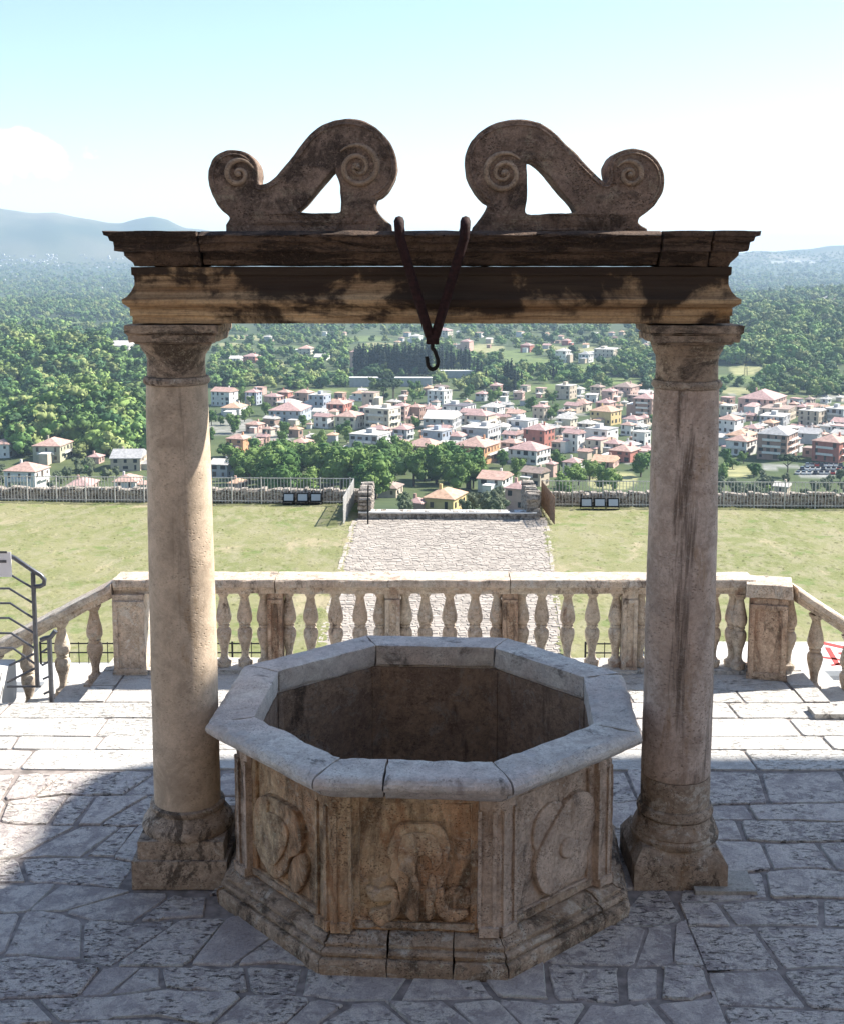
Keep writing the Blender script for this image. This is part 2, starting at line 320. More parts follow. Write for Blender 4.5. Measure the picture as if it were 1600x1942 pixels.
# ================================================================== PLAZA
YB = 3.06                                     # line of the balustrade
def X_at(px, v=1180, y=YB): return float(on_y(px, v, y)[0])
XSL, XSR = X_at(203, 1280), X_at(1512, 1285)  # heads of the two flights of steps
YS = 2.36                                     # near side of the flights
plaza = link('plaza', None, None); tag(plaza, kind='structure')
plaza_me = MB().prism([(-11, -11), (11, -11), (11, YS), (-11, YS)], -7.2, -.008).mesh('plaza_bed')
link('bed', plaza_me, M['mortar'], plaza)
link('bed', MB().prism([(XSL, YS), (XSR, YS), (XSR, 3.36), (XSL, 3.36)], -7.2, -.0085).mesh('plaza_bed'), M['mortar'], plaza)
OCT_ROT = -0.06
def in_oct(x, y, a):
    return all(x*math.cos(al)+y*math.sin(al) < a for al in [OCT_ROT-PI/2+k*PI/4 for k in range(8)])
def flagstone(poly, zt, mat, tilt=(0, 0), seed=0):
    n = len(poly); cx = sum(p[0] for p in poly)/n; cy = sum(p[1] for p in poly)/n
    def ring(ins, z):
        out = []
        for x, y in poly:
            d = math.hypot(x-cx, y-cy); k = max(0, (d-ins)/d)
            xx, yy = (x-cx)*k, (y-cy)*k; out.append((xx, yy, z+tilt[0]*xx+tilt[1]*yy))
        return out
    vs = ring(0, -.03)+ring(0.0, zt-.006)+ring(.006, zt)
    fs = [(r*n+i, r*n+(i+1) % n, (r+1)*n+(i+1) % n, (r+1)*n+i) for r in (0, 1) for i in range(n)]+[tuple(range(2*n, 3*n))]
    me = MB().add(vs, fs).mesh('flagstone', 30)
    if mat is M['flag'] and rng.random() < .55:                 # worn pale arrises
        me.materials.append(mat); me.materials.append(M['flag_pale'])
        for i in range(n, 2*n):
            if noise.noise(Vector((cx*9+i*.45, cy*9, 2))) > -.05: me.polygons[i].material_index = 1
    return link('flagstone', me, mat, plaza, (cx, cy, 0))
def rows(x0, x1, ys, wmin, wmax, wob, gap, rng, matf, skip, zv=.004, lean=0.0):
    f = [(lambda x, k=k, y=y: y + wob*(noise.noise(Vector((x*1.3, k*7.1, 0)))*1.6+noise.noise(Vector((x*4, k*3.3, 5)))*.5)) for k, y in enumerate(ys)]
    for j in range(len(ys)-1):
        x = x0 - rng.uniform(0, wmax)
        tops = x
        while x < x1:
            w = rng.uniform(wmin, wmax); s0 = tops; xn = x+w; s1 = xn + rng.uniform(-1, 1)*wob*1.4+lean
            pts = [(x+(xn-x)*t, f[j](x+(xn-x)*t)) for t in (0, .33, .66, 1)]
            pts += [(s1+(s0-s1)*t, f[j+1](s1+(s0-s1)*t)) for t in (0, .33, .66, 1)]
            pts = [(min(max(a_, x0), x1), b_) for a_, b_ in pts]
            tops = s1; x = xn
            if max(a_ for a_, _ in pts)-min(a_ for a_, _ in pts) < .12: continue
            pieces = [pts]
            if wob > .05 and rng.random() < .55:
                a_, b_ = rng.choice(((1, 5), (2, 6), (1, 6), (2, 5))); pieces = [pts[a_:b_+1], pts[b_:]+pts[:a_+1]]
            for pts in pieces:
              m = len(pts); cx = sum(p[0] for p in pts)/m; cy = sum(p[1] for p in pts)/m
              if skip(cx, cy): continue
              if max(p_[0] for p_ in pts)-min(p_[0] for p_ in pts) < .07 or max(p_[1] for p_ in pts)-min(p_[1] for p_ in pts) < .05: continue
              q = []
              for i in range(m):                         # cut the corners, shrink for the joint, roughen
                a, b = pts[i], pts[(i+1) % m]
                for t in (.07, .93): q.append((a[0]+(b[0]-a[0])*t, a[1]+(b[1]-a[1])*t))
              hw = max(abs(p[0]-cx) for p in q); hh = max(abs(p[1]-cy) for p in q); g = gap*rng.uniform(.6, 1.5)
              q = [(cx+(a-cx)*(1-g/hw)+rng.uniform(-1, 1)*wob*.11, cy+(b-cy)*(1-g/hh)+rng.uniform(-1, 1)*wob*.11) for a, b in q]
              flagstone(q, rng.uniform(-zv, zv)+.001, matf(cx, cy), (rng.uniform(-.008, .008), rng.uniform(-.008, .008)))
rng = random.Random(3)
def ysteps(a, b, lo, hi):
    out = [a]
    while out[-1] < b-lo: out.append(out[-1]+rng.uniform(lo, hi))
    out[-1] = b; return out
well_skip = lambda x, y: in_oct(x, y, .86) or any(abs(x-cx) < .2 and abs(y) < .17 for cx in (-1.205, 1.235))
rows(-3.4, 1.2, ysteps(-2.9, 1.2, .22, .42), .3, .72, .10, .012, rng, lambda x, y: M['flag'], well_skip, .005)
rows(1.202, 3.6, ysteps(-2.9, 1.2, .2, .36), .28, .66, .045, .010, rng, lambda x, y: M['flag'], well_skip, .004, .02)
rows(-3.6, 3.7, ysteps(1.21, YS-.01, .17, .36), .5, 1.2, .012, .006, rng, lambda x, y: M['slab'], lambda x, y: False, .002)
rows(XSL+.165, XSR-.165, ysteps(YS, 3.34, .22, .4), .5, 1.1, .008, .005, rng, lambda x, y: M['slab'], lambda x, y: False, .001)
for xx, sg in ((XSL, 1), (XSR, -1)):                 # kerb stones at the heads of the flights
    for k in range(3):
        link('edge_stone', weather(MB().box((0, 0, -.03), (.17, .31, .06)).mesh('edge_stone'), .12, .002, 9, seed=k), M['slab'], plaza, (xx+sg*.07, YS+.17+.33*k, .0015))
# raised slab under the right column and the step line on the right
link('threshold', weather(MB().box((0, 0, 0), (1.9, .16, .05)).mesh('threshold'), .1, .003), M['slab'], plaza, (3.55, 2.12, .012))
link('threshold', weather(MB().box((0, 0, 0), (.30, .20, .075)).mesh('threshold'), .05, .004, 9, .002), M['flag_pale'], plaza, (1.45, -.17, -.02))
# flights of steps on both sides, each step its own piece
stairs = link('stairs', None, None); tag(stairs, kind='structure')
for sg, xh in ((-1, XSL), (1, XSR)):
    for i in range(9):
        b = MB().box((0, 0, -.6), (.30, 1.05, 1.2)).mesh('step')
        link('step', weather(b, .2, .003, 8, seed=i), M['slab'], stairs, (xh+sg*(.14+.275*i), 2.9, -.105*(i+1)))

# ================================================================== COLUMNS
def lathe_mesh(name, prof, n=56, amp=.002, sc=5, amp2=.0012, seed=0, sub=.03, flat=40):
    pr = [prof[0]]
    for (r0, z0), (r1, z1) in zip(prof, prof[1:]):
        k = max(1, int(math.hypot(r1-r0, z1-z0)/sub))
        pr += [(r0+(r1-r0)*t/k, z0+(z1-z0)*t/k) for t in range(1, k+1)]
    b = MB().lathe(pr, n); off = Vector((seed*5.1, seed*2.7, 0))
    for i, p in enumerate(b.v):
        v = Vector(p); rad = math.hypot(v.x, v.y)
        if rad < 1e-4: continue
        d = noise.noise(v*sc+off)*amp + noise.noise(v*sc*5+off)*amp2
        b.v[i] = (v.x*(1+d/rad), v.y*(1+d/rad), v.z)
    return b.mesh(name, flat)
CL, CR = (-1.197, 0), (1.243, 0)
c = empty('column', (CL[0], CL[1], 0), 'pale stone column left of the well, sunlit down its right side', 'column', 'columns of the well canopy')
link('plinth', weather(MB().box((0, 0, .07), (.465, .45, .145)).mesh('plinth'), .02, .0009, 9, .0009, 1, smooth=22, chip=.0022), M['base'], c, (-.005, 0, .0))
link('plinth', weather(MB().box((0, 0, .188), (.42, .41, .094)).mesh('plinth'), .02, .0009, 9, .0009, 2, smooth=22, chip=.0022), M['base'], c)
link('base', lathe_mesh('base', [(.05, .234), (.222, .234), (.227, .25), (.222, .275), (.205, .30), (.19, .322), (.178, .336)], amp=.0015, seed=1, sub=.015), M['base'], c)
link('base_ring', lathe_mesh('base_ring', [(.1, .336), (.181, .337), (.186, .347), (.184, .36), (.172, .366), (.1, .366)], amp=.0012, seed=2, sub=.01), M['base'], c)
link('shaft', lathe_mesh('shaft', [(.08, .365), (.164, .366), (.163, .9), (.158, 1.6), (.150, 2.2), (.1455, 2.455), (.08, 2.456)], amp=.0035, sc=3, amp2=.0008, seed=3, sub=.035), M['col_l'], c)
link('astragal', lathe_mesh('astragal', [(.08, 2.456), (.150, 2.457), (.158, 2.467), (.158, 2.482), (.150, 2.492), (.08, 2.493)], amp=.004, seed=4, sub=.01, amp2=.003), M['base'], c)
link('neck', lathe_mesh('neck', [(.08, 2.493), (.139, 2.494), (.137, 2.57), (.141, 2.60), (.147, 2.602), (.149, 2.611), (.155, 2.6125), (.158, 2.622), (.159, 2.6235), (.166, 2.636), (.172, 2.651), (.08, 2.652)], amp=.0018, seed=5, sub=.012), M['cap'], c)
def abacus(name, seed):
    b = MB()
    for z0, z1, h0, h1 in ((2.652, 2.664, .172, .182), (2.6645, 2.70, .199, .203), (2.7005, 2.708, .204, .211), (2.7085, 2.7455, .213, .217)):
        b.add([(x*h0, y*h0, z0) for x, y in ((-1, -1), (1, -1), (1, 1), (-1, 1))]+[(x*h1, y*h1, z1) for x, y in ((-1, -1), (1, -1), (1, 1), (-1, 1))],
              [(3, 2, 1, 0), (4, 5, 6, 7), (0, 1, 5, 4), (1, 2, 6, 5), (2, 3, 7, 6), (3, 0, 4, 7)])
    return weather(b.mesh(name), .025, .0015, 12, .0015, seed, chip=.006)
link('abacus', abacus('abacus', 1), M['cap'], c, (.022, 0, 0))
c = empty('column', (CR[0], CR[1], -.04), 'grey stained stone column right of the well, all in shade', 'column', 'columns of the well canopy')
def plinth_r():
    b = MB(); w, h = .228, .222
    lv = [(-1, 0.0, 1), (0, .16, 1), (1, .235, .80)]
    b.add([(x*w*s, y*h*s, z) for _, z, s in lv for x, y in ((-1, -1), (1, -1), (1, 1), (-1, 1))],
          [(3, 2, 1, 0), (8, 9, 10, 11)]+[(k*4+i, k*4+(i+1) % 4, k*4+4+(i+1) % 4, k*4+4+i) for k in (0, 1) for i in range(4)])
    return weather(b.mesh('plinth'), .02, .0009, 9, .0009, 4, smooth=22, chip=.0022)
link('plinth', plinth_r(), M['base'], c, (-.006, 0, 0))
link('base', lathe_mesh('base', [(.05, .215), (.205, .22), (.218, .236), (.218, .255), (.206, .268), (.21, .274), (.205, .29), (.192, .315), (.18, .345), (.05, .346)], amp=.0016, seed=6, sub=.012), M['base'], c)
link('base_ring', lathe_mesh('base_ring', [(.1, .346), (.178, .347), (.188, .357), (.189, .374), (.182, .384), (.18, .395), (.172, .40), (.1, .401)], amp=.0014, seed=7, sub=.008), M['base'], c)
link('drum', lathe_mesh('drum', [(.1, .4015), (.1705, .402), (.170, .535), (.165, .545), (.1, .546)], amp=.0015, seed=8, sub=.02), M['base'], c)
link('shaft', lathe_mesh('shaft', [(.08, .5465), (.164, .547), (.1695, .556), (.169, .9), (.166, 1.6), (.158, 2.3), (.1545, 2.475), (.08, 2.476)], amp=.004, sc=3, amp2=.0016, seed=9, sub=.035), M['col_r'], c)
link('astragal', lathe_mesh('astragal', [(.08, 2.476), (.157, 2.477), (.166, 2.489), (.166, 2.504), (.158, 2.515), (.08, 2.516)], amp=.005, seed=10, sub=.01, amp2=.004), M['base'], c)
link('neck', lathe_mesh('neck', [(.08, 2.516), (.148, 2.517), (.146, 2.60), (.150, 2.637), (.156, 2.640), (.158, 2.650), (.162, 2.652), (.168, 2.672), (.174, 2.69), (.08, 2.691)], amp=.0022, seed=11, sub=.012), M['cap'], c)
link('abacus', abacus('abacus', 2), M['cap'], c, (.0, 0, .0385))

# ================================================================== ENTABLATURE
e = empty('entablature', (.02, 0, 2.752), 'long moulded stone beam with black stains resting on both columns', 'entablature')
EA, EB = 1.36, .19
def sweep_block(name, prof, x0, x1, endl, endr, cut, seed, amp=.002, chip=.006, eb=EB):
    b = MB(); vs = []
    for off, z in prof:
        vs += [(x0-(off if endl else 0), -eb-off, z-2.752), (x1+(off if endr else 0), -eb-off, z-2.752), (x1+(off if endr else 0), eb+off, z-2.752), (x0-(off if endl else 0), eb+off, z-2.752)]
    m = len(prof)
    b.add(vs, [(3, 2, 1, 0), tuple(4*(m-1)+i for i in range(4))]+[(k*4+i, k*4+(i+1) % 4, k*4+4+(i+1) % 4, k*4+4+i) for k in range(m-1) for i in range(4)])
    return weather(b.mesh(name), cut, amp, 6, amp*.7, seed, 38, chip)
arch = [(.012, 2.752), (.012, 2.786), (.021, 2.789), (.021, 2.825), (.028, 2.828), (.05, 2.845), (.052, 2.864), (.032, 2.876), (.016, 2.90), (.005, 2.93), (.004, 2.968), (.013, 2.975), (.013, 3.011)]
link('architrave', sweep_block('architrave', arch, -EA, EA, 1, 1, .035, 1, .0018, .005), M['beam'], e)
corn = [(.0, 3.0125), (.006, 3.03), (.022, 3.047), (.036, 3.062), (.038, 3.078), (.075, 3.081), (.078, 3.118), (.092, 3.124), (.096, 3.142), (.112, 3.15), (.115, 3.172)]
cmain = [(.0, 3.0148), (.004, 3.06), (.012, 3.075), (.055, 3.079), (.062, 3.112), (.085, 3.12), (.092, 3.145), (.106, 3.149), (.105, 3.155), (.035, 3.173)]
link('cornice_block', sweep_block('cornice_block', corn, -EA, -1.052, 1, 0, .03, 2, .0025, .008), M['cornice'], e)
link('cornice_block', sweep_block('cornice_block', cmain, -1.046, 1.037, 0, 0, .03, 3, .004, .022), M['cornice'], e)
link('cornice_block', sweep_block('cornice_block', corn, 1.043, 1.262, 0, 0, .03, 4, .003, .012), M['cornice'], e)
link('cornice_block', sweep_block('cornice_block', corn, 1.267, EA, 0, 1, .03, 5, .003, .01), M['cornice'], e)

# ================================================================== SCROLLS
def scroll(outer, hole, zx, zy, s, vols, label, seed):
    yf = -.12
    P = lambda x, y: on_y(zx+x/s, zy+y/s, yf)
    pts = [P(x, y) for x, y in outer]; hp = [P(x, y) for x, y in hole]
    zb = min(p[2] for p in pts); x0 = sum(p[0] for p in pts)/len(pts)
    L = lambda p: (p[0]-x0, p[2]-zb)
    # keep the base corners sharp: spline everything but the two bottom points
    body = [L(p) for p in pts]
    lo = spline(body[1:-1], 5, False); lo = [body[0]]+lo+[body[-1]]
    hc = np.mean([L(p) for p in hp], 0)
    o = empty('scroll', (x0, -.03, 3.171), label, 'scroll', 'scroll ornaments on the cornice')
    me = curve_mesh('body', [lo, spline([(hc[0]+(a-hc[0])*1.07, hc[1]+(b-hc[1])*1.05) for a, b in [L(p) for p in hp]], 4)], .20, .006, 1)
    link('body', weather(me, .03, .0035, 9, .0025, seed, 50), M['scroll'], o)
    for vx, vy, r0, turns, dirn, a0 in vols:
        cpt = L(P(vx, vy)); k = .000758*3.2/s
        ring = []
        N = int(turns*26)
        for i in range(N+1):
            t = i/N; r = r0*k*(1-t)**1.15+.006; a = a0+dirn*2*PI*turns*t
            ring.append((cpt[0]+r*math.cos(a), -.1025, cpt[1]+r*math.sin(a)))
        link('volute', MB().tube(ring, [max(.004, (.0135*(1-.6*i/N)+.002)*min(1, .25+i/9)) for i in range(N+1)], 8).mesh('volute', 60), M['scroll_pale'], o)
        eye = MB().lathe([(.001, .0), (.012, .0), (.013, .012), (.006, .02), (.001, .021)], 12).mesh('volute_eye', 50); eye.transform(Matrix.Rotation(PI/2, 4, 'X'))
        link('volute_eye', eye, M['scroll_pale'], o, (cpt[0], -.099, cpt[1]))
    P2 = np.array(lo[1:-1]); tg = np.gradient(P2, axis=0); tg /= np.linalg.norm(tg, axis=1)[:, None]+1e-9
    nrm = np.stack([tg[:, 1], -tg[:, 0]], 1)                     # outline runs clockwise: inward is to the right
    ins = P2+nrm*.017; k0, k1 = int(len(ins)*.05), int(len(ins)*.90)
    link('edge_fillet', MB().tube([(a, -.1005, b) for a, b in ins[k0:k1:2]], .0055, 6).mesh('edge_fillet', 60), M['scroll'], o)
    return o
outL = [(230, 752), (229, 712), (252, 662), (195, 605), (152, 535), (128, 465), (122, 415), (131, 355), (160, 303), (210, 268), (270, 258), (330, 270), (378, 305), (404, 350), (413, 400), (409, 448), (432, 474), (500, 447), (560, 390), (610, 330), (660, 260), (720, 183), (780, 130), (860, 88), (940, 73), (1020, 80), (1100, 110), (1160, 160), (1210, 220), (1240, 290), (1250, 360), (1240, 420), (1210, 480), (1165, 525), (1127, 547), (1115, 592), (1132, 632), (1165, 672), (1215, 712), (1220, 752)]
holL = [(880, 368), (892, 412), (912, 462), (918, 530), (917, 600), (903, 636), (800, 640), (700, 639), (655, 622), (700, 578), (750, 520), (800, 455), (850, 396)]
scroll(outL, holL, 360, 200, 3.2, [(1020, 360, 132, 2.3, -1, 2.4), (300, 402, 88, 1.6, 1, .4)], 'left stone scroll on the cornice, large volute on its right', 1)
outR = [(185, 568), (192, 545), (236, 492), (262, 442), (235, 420), (195, 370), (168, 320), (157, 260), (161, 200), (185, 150), (230, 105), (290, 75), (360, 60), (430, 60), (490, 73), (550, 112), (600, 165), (650, 210), (700, 263), (750, 310), (792, 346), (808, 322), (803, 288), (811, 250), (836, 216), (880, 196), (930, 190), (985, 206), (1030, 245), (1055, 298), (1058, 350), (1042, 400), (1012, 444), (972, 480), (943, 502), (942, 532), (978, 556), (980, 568)]
holR = [(433, 250), (434, 330), (431, 420), (434, 484), (540, 483), (648, 476), (630, 430), (580, 368), (530, 303), (482, 256), (452, 243)]
scroll(outR, holR, 820, 200, 2.4242, [(325, 300, 92, 2.3, 1, .7), (905, 305, 62, 1.7, -1, 2.6)], 'right stone scroll on the cornice, large volute on its left', 2)

# ================================================================== IRON HOOK
h = empty('well_hook', (.025, -.30, 2.69), 'rusty iron V strap with a black hook hung over the beam', 'hook')
hx = .025
for px in (757, 882):
    x = float(on_y(px, 430, -.33)[0])
    pts = [(x*1.02, .05, 3.176), (x*1.02, -.16, 3.19), (x*1.01, -.26, 3.212), (x, -.325, 3.214), (x, -.345, 3.19), (x*.97, -.342, 3.14)]
    for t in (.2, .4, .6, .8, 1): pts.append((x*.97+(hx+(.012 if x > 0 else -.012)-x*.97)*t, -.342+.04*t, 3.14+(2.70-3.14)*t))
    b = MB().tube([(p[0]-hx, p[1]+.30, p[2]-2.69) for p in pts], .0235, 8)
    link('strap', b.mesh('strap', 60), M['iron_red'], h)
link('collar', weather(MB().box((0, 0, -.005), (.058, .05, .04)).mesh('collar'), .02, .002, 20), M['iron_red'], h)
hp = [(0, 0, -.02), (0, 0, -.045)]
for px, py in ((823, 664), (827, 674), (830, 684), (829, 693), (824, 699), (817, 700), (812, 694), (810, 685), (809, 676)):
    p = on_y(px, py, -.30); hp.append((float(p[0])-hx, 0, float(p[2])-2.69))
link('hook', MB().tube(spline(hp, 3, False), .0098, 8).mesh('hook', 60), M['iron'], h)

# ================================================================== WELL
w = empty('well', (0, 0, 0), 'octagonal carved stone well with grey coping between the columns', 'well')
T22 = math.tan(PI/8)
def side(k):
    al = OCT_ROT-PI/2+k*PI/4
    return np.array([math.cos(al), math.sin(al)]), np.array([-math.sin(al), math.cos(al)]), al
def oct_seg(name, prof, k, s0=-1.0, s1=1.0, gap=.0018, cut=.05, seed=0, amp=.003, chip=.008):
    """length of a moulding along side k, from fraction s0 to s1 of the half side, mitred at the corners"""
    n, t, al = side(k); b = MB(); m = len(prof); vs = []
    for s in (s0, s1):
        for a, z in prof:
            half = a*T22; d = half*s if abs(s) == 1 else prof[0][0]*T22*s
            d += gap if s == s0 else -gap
            p = n*a+t*d; vs.append((p[0], p[1], z))
    b.add(vs, [tuple(range(m-1, -1, -1)), tuple(range(m, 2*m))]+[(i, (i+1) % m, m+(i+1) % m, m+i) for i in range(m)])
    return weather(b.mesh(name), cut, amp, 7, amp*.6, seed, 28, chip)
rim = [(.795, .90), (.975, .90), (.998, .893), (1.011, .878), (1.014, .862), (1.008, .845), (.99, .832), (.965, .828), (.955, .815), (.946, .80), (.925, .785), (.905, .772), (.895, .765), (.812, .765), (.812, .788), (.795, .789)]
for k in range(8):
    for s0, s1 in (((-1, -.37), (-.37, 1)) if k == 0 else ((-1, 1),)):
        link('coping_stone', oct_seg('coping_stone', rim, k, s0, s1, .0022, .045, k+(3 if s0 > -1 else 0), .0028, .010), M['well_rim'], w)
basep = [(.975, -.02), (.980, .05), (.972, .066), (.950, .070), (.950, .077), (.962, .083), (.962, .094), (.950, .102), (.931, .105), (.931, .112), (.938, .117), (.936, .126), (.915, .131), (.905, .139), (.896, .145), (.83, .146), (.83, -.02)]
for k in range(8):
    for s0, s1 in (((-1, -.28), (-.28, .42), (.42, 1)) if k == 0 else ((-1, .55), (.55, 1)) if k == 1 else ((-1, 1),)):
        link('base_stone', oct_seg('base_stone', basep, k, s0, s1, .002, .022, 20+k+s1*3, .0028, .012), M['well_base'], w)
AB = .88
for k in range(8):                                                   # pilasters on the corners
    n0, t0, _ = side(k); n1, t1, _ = side(k+1); hs = AB*T22; wd = .09
    pts = [n0*AB+t0*(hs-wd), n0*AB+t0*hs, n1*AB+t1*(-hs+wd), n1*.826+t1*(-.826*T22+.08), n0*.826+t0*(.826*T22-.08)]
    b = MB().prism([tuple(p) for p in pts], .1465, .764)
    pil = link('pilaster', weather(b.mesh('pilaster'), .04, .004, 6, .0025, 30+k, 40, .012), M['panel'] if k == 7 else M['panel_grey'], w)
    for nn, tt, sgn in ((n0, t0, 1), (n1, t1, -1)):
        for dd, ww in ((.014, .018), (wd-.012, .016)):
            p = nn*(AB+.002)+tt*sgn*(hs-dd-.008)
            link('fillet', weather(MB().box((0, 0, 0), (ww, .02, .53)).mesh('fillet'), .03, .0022, 12, .0015, k, 60, .005), pil.data.materials[0], pil, (p[0], p[1], .45), (0, 0, math.atan2(tt[1], tt[0])))
        p = nn*(AB+.004)+tt*sgn*(hs-wd/2)
        link('foot', weather(MB().box((0, 0, 0), (wd*.96, .034, .045)).mesh('foot'), .03, .003, 12, .0015, k, 60, .006), pil.data.materials[0], pil, (p[0], p[1], .17), (0, 0, math.atan2(tt[1], tt[0])))
AP = .838
hw_p = AB*T22-.09
panels = {}
for k in range(8):
    n, t, al = side(k); th = al+PI/2
    mt = M['panel'] if k in (0, 7, 6) else M['panel_grey']
    b = MB().box((0, .009, .455), (2*hw_p-.003, .018, .615)).mesh('panel')
    for _ in range(1): weather(b, .04, .002, 8, .0016, 50+k, 40)
    pn = link('panel', b, mt, w, (n[0]*AP, n[1]*AP, 0), (0, 0, th)); panels[k] = (pn, n, t, mt)
    fo = [(-hw_p+.003, .15), (hw_p-.003, .15), (hw_p-.003, .763), (-hw_p+.003, .763)]
    fi = [(-hw_p+.03, .188), (hw_p-.03, .188), (hw_p-.03, .735), (-hw_p+.03, .735)]
    link('panel_frame', weather(curve_mesh('panel_frame', [fo, fi], .03, .006, 1), .04, .0025, 9, .0015, 60+k, 50), mt, pn, (0, -.004, 0))
    link('panel_sill', weather(MB().box((0, 0, 0), (2*hw_p-.03, .04, .03)).mesh('panel_sill'), .03, .004, 12, .002, 70+k, 50, .01), M['well_base'], pn, (0, -.012, .176))
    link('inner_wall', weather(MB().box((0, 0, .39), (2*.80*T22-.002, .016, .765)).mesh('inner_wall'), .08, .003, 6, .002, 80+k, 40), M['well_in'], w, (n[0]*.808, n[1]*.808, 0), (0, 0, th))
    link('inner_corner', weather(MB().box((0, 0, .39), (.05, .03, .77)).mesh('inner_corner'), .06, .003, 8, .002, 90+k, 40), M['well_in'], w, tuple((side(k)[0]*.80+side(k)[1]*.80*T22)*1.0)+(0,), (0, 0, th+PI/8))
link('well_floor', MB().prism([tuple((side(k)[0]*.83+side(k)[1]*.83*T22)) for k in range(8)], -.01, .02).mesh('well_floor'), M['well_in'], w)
def on_panel(u, v, k):
    _, n, t, _ = panels[k]; d = wray(u, v); n3 = np.array([n[0], n[1], 0])
    q = CAM+d*((AP-CAM@n3)/(d@n3)); return float(q[:2]@t), float(q[2])
def relief(k, pts, zx, zy, s, depth, name='carving', bev=.006, dy=0.0, sp=4, seed=0):
    pn = panels[k][0]; q = [on_panel(zx+x/s, zy+y/s, k) for x, y in pts]
    me = curve_mesh(name, [spline(q, sp)], depth, bev, 2)
    return link(name, weather(me, .018, .0016, 22, .0014, seed, 45), panels[k][3], pn, (0, .004-depth/2+.012+dy, 0))
# front coat of arms: shield, worn centre ridge, ribbons
relief(0, [(640, 325), (780, 318), (920, 325), (985, 420), (1003, 500), (985, 570), (1010, 640), (960, 740), (905, 810), (885, 890), (895, 985), (795, 1035), (690, 1000), (650, 880), (625, 750), (572, 690), (585, 590), (555, 520), (590, 430)], 600, 1480, 4, .05, 'shield', .006, seed=1)
relief(0, [(700, 380), (860, 380), (930, 470), (940, 580), (890, 640), (880, 560), (820, 520), (760, 560), (740, 680), (680, 660), (640, 560), (650, 450)], 600, 1480, 4, .065, 'mantle', .006, seed=2)
relief(0, [(740, 700), (770, 760), (760, 900), (770, 990), (740, 1010), (700, 960), (720, 850)], 600, 1480, 4, .07, 'ridge', .01, seed=3)
relief(0, [(880, 700), (900, 800), (870, 900), (875, 985), (850, 1000), (850, 880), (855, 780)], 600, 1480, 4, .066, 'ridge', .01, seed=4)
relief(0, [(425, 985), (520, 960), (580, 930), (600, 880), (640, 930), (610, 1000), (520, 1050), (490, 1065), (450, 1030)], 600, 1480, 4, .05, 'ribbon', .01, seed=5)
relief(0, [(400, 800), (470, 830), (560, 810), (610, 830), (600, 880), (520, 880), (430, 880)], 600, 1480, 4, .045, 'ribbon', .01, seed=6)
relief(0, [(905, 850), (945, 800), (960, 900), (1020, 970), (1130, 970), (1100, 1010), (1010, 1030), (930, 970)], 600, 1480, 4, .055, 'ribbon', .01, seed=7)
relief(0, [(960, 870), (1040, 810), (1140, 830), (1160, 930), (1080, 965), (1000, 940)], 600, 1480, 4, .035, 'leaf', .008, seed=8)
# left panel: tilted oval shield and leaf
relief(7, [(330, 520), (420, 480), (560, 540), (680, 620), (745, 760), (765, 900), (740, 1040), (640, 1090), (615, 1200), (545, 1280), (480, 1280), (400, 1170), (340, 1060), (308, 930), (295, 760), (305, 620)], 440, 1420, 5.396, .05, 'shield', .006, seed=9)
relief(7, [(400, 640), (520, 660), (620, 760), (640, 900), (580, 1060), (500, 1150), (430, 1080), (385, 950), (370, 780)], 440, 1420, 5.396, .062, 'boss', .006, seed=10)
relief(7, [(745, 1070), (790, 1130), (795, 1240), (760, 1350), (690, 1440), (640, 1380), (630, 1250), (680, 1120)], 440, 1420, 5.396, .04, 'leaf', .01, seed=11)
relief(7, [(350, 500), (420, 480), (435, 560), (400, 680), (340, 740), (310, 640)], 440, 1420, 5.396, .062, 'scroll_leaf', .01, seed=12)
# right panel: long tilted oval with ring in the middle and side lobes
relief(1, [(780, 395), (880, 345), (965, 365), (1010, 450), (1015, 580), (985, 760), (930, 940), (840, 1110), (740, 1250), (640, 1370), (540, 1435), (455, 1390), (400, 1260), (395, 1120), (440, 960), (520, 800), (620, 620), (700, 490)], 940, 1440, 5.712, .045, 'shield', .006, seed=13)
relief(1, [(745, 840), (790, 880), (780, 960), (720, 1020), (660, 1000), (650, 930), (690, 860)], 940, 1440, 5.712, .058, 'boss', .01, seed=14)
relief(1, [(600, 468), (680, 480), (620, 600), (520, 780), (430, 960), (395, 900), (400, 740), (450, 610), (520, 520)], 940, 1440, 5.712, .03, 'lobe', .008, seed=15)
relief(1, [(985, 880), (995, 1000), (930, 1210), (820, 1300), (700, 1325), (780, 1230), (880, 1080), (940, 930)], 940, 1440, 5.712, .03, 'lobe', .008, seed=16)
for kk in (2, 6):
    n, t, al = side(kk)
    pn = panels[kk][0]
    el = [(.15*math.cos(a)*(1), .45+.2*math.sin(a)) for a in np.linspace(0, 2*PI, 18, endpoint=False)]
    link('shield', weather(curve_mesh('shield', [el], .045, .012, 2), .03, .004, 12, .003, kk, 60), panels[kk][3], pn, (0, -.008, 0))

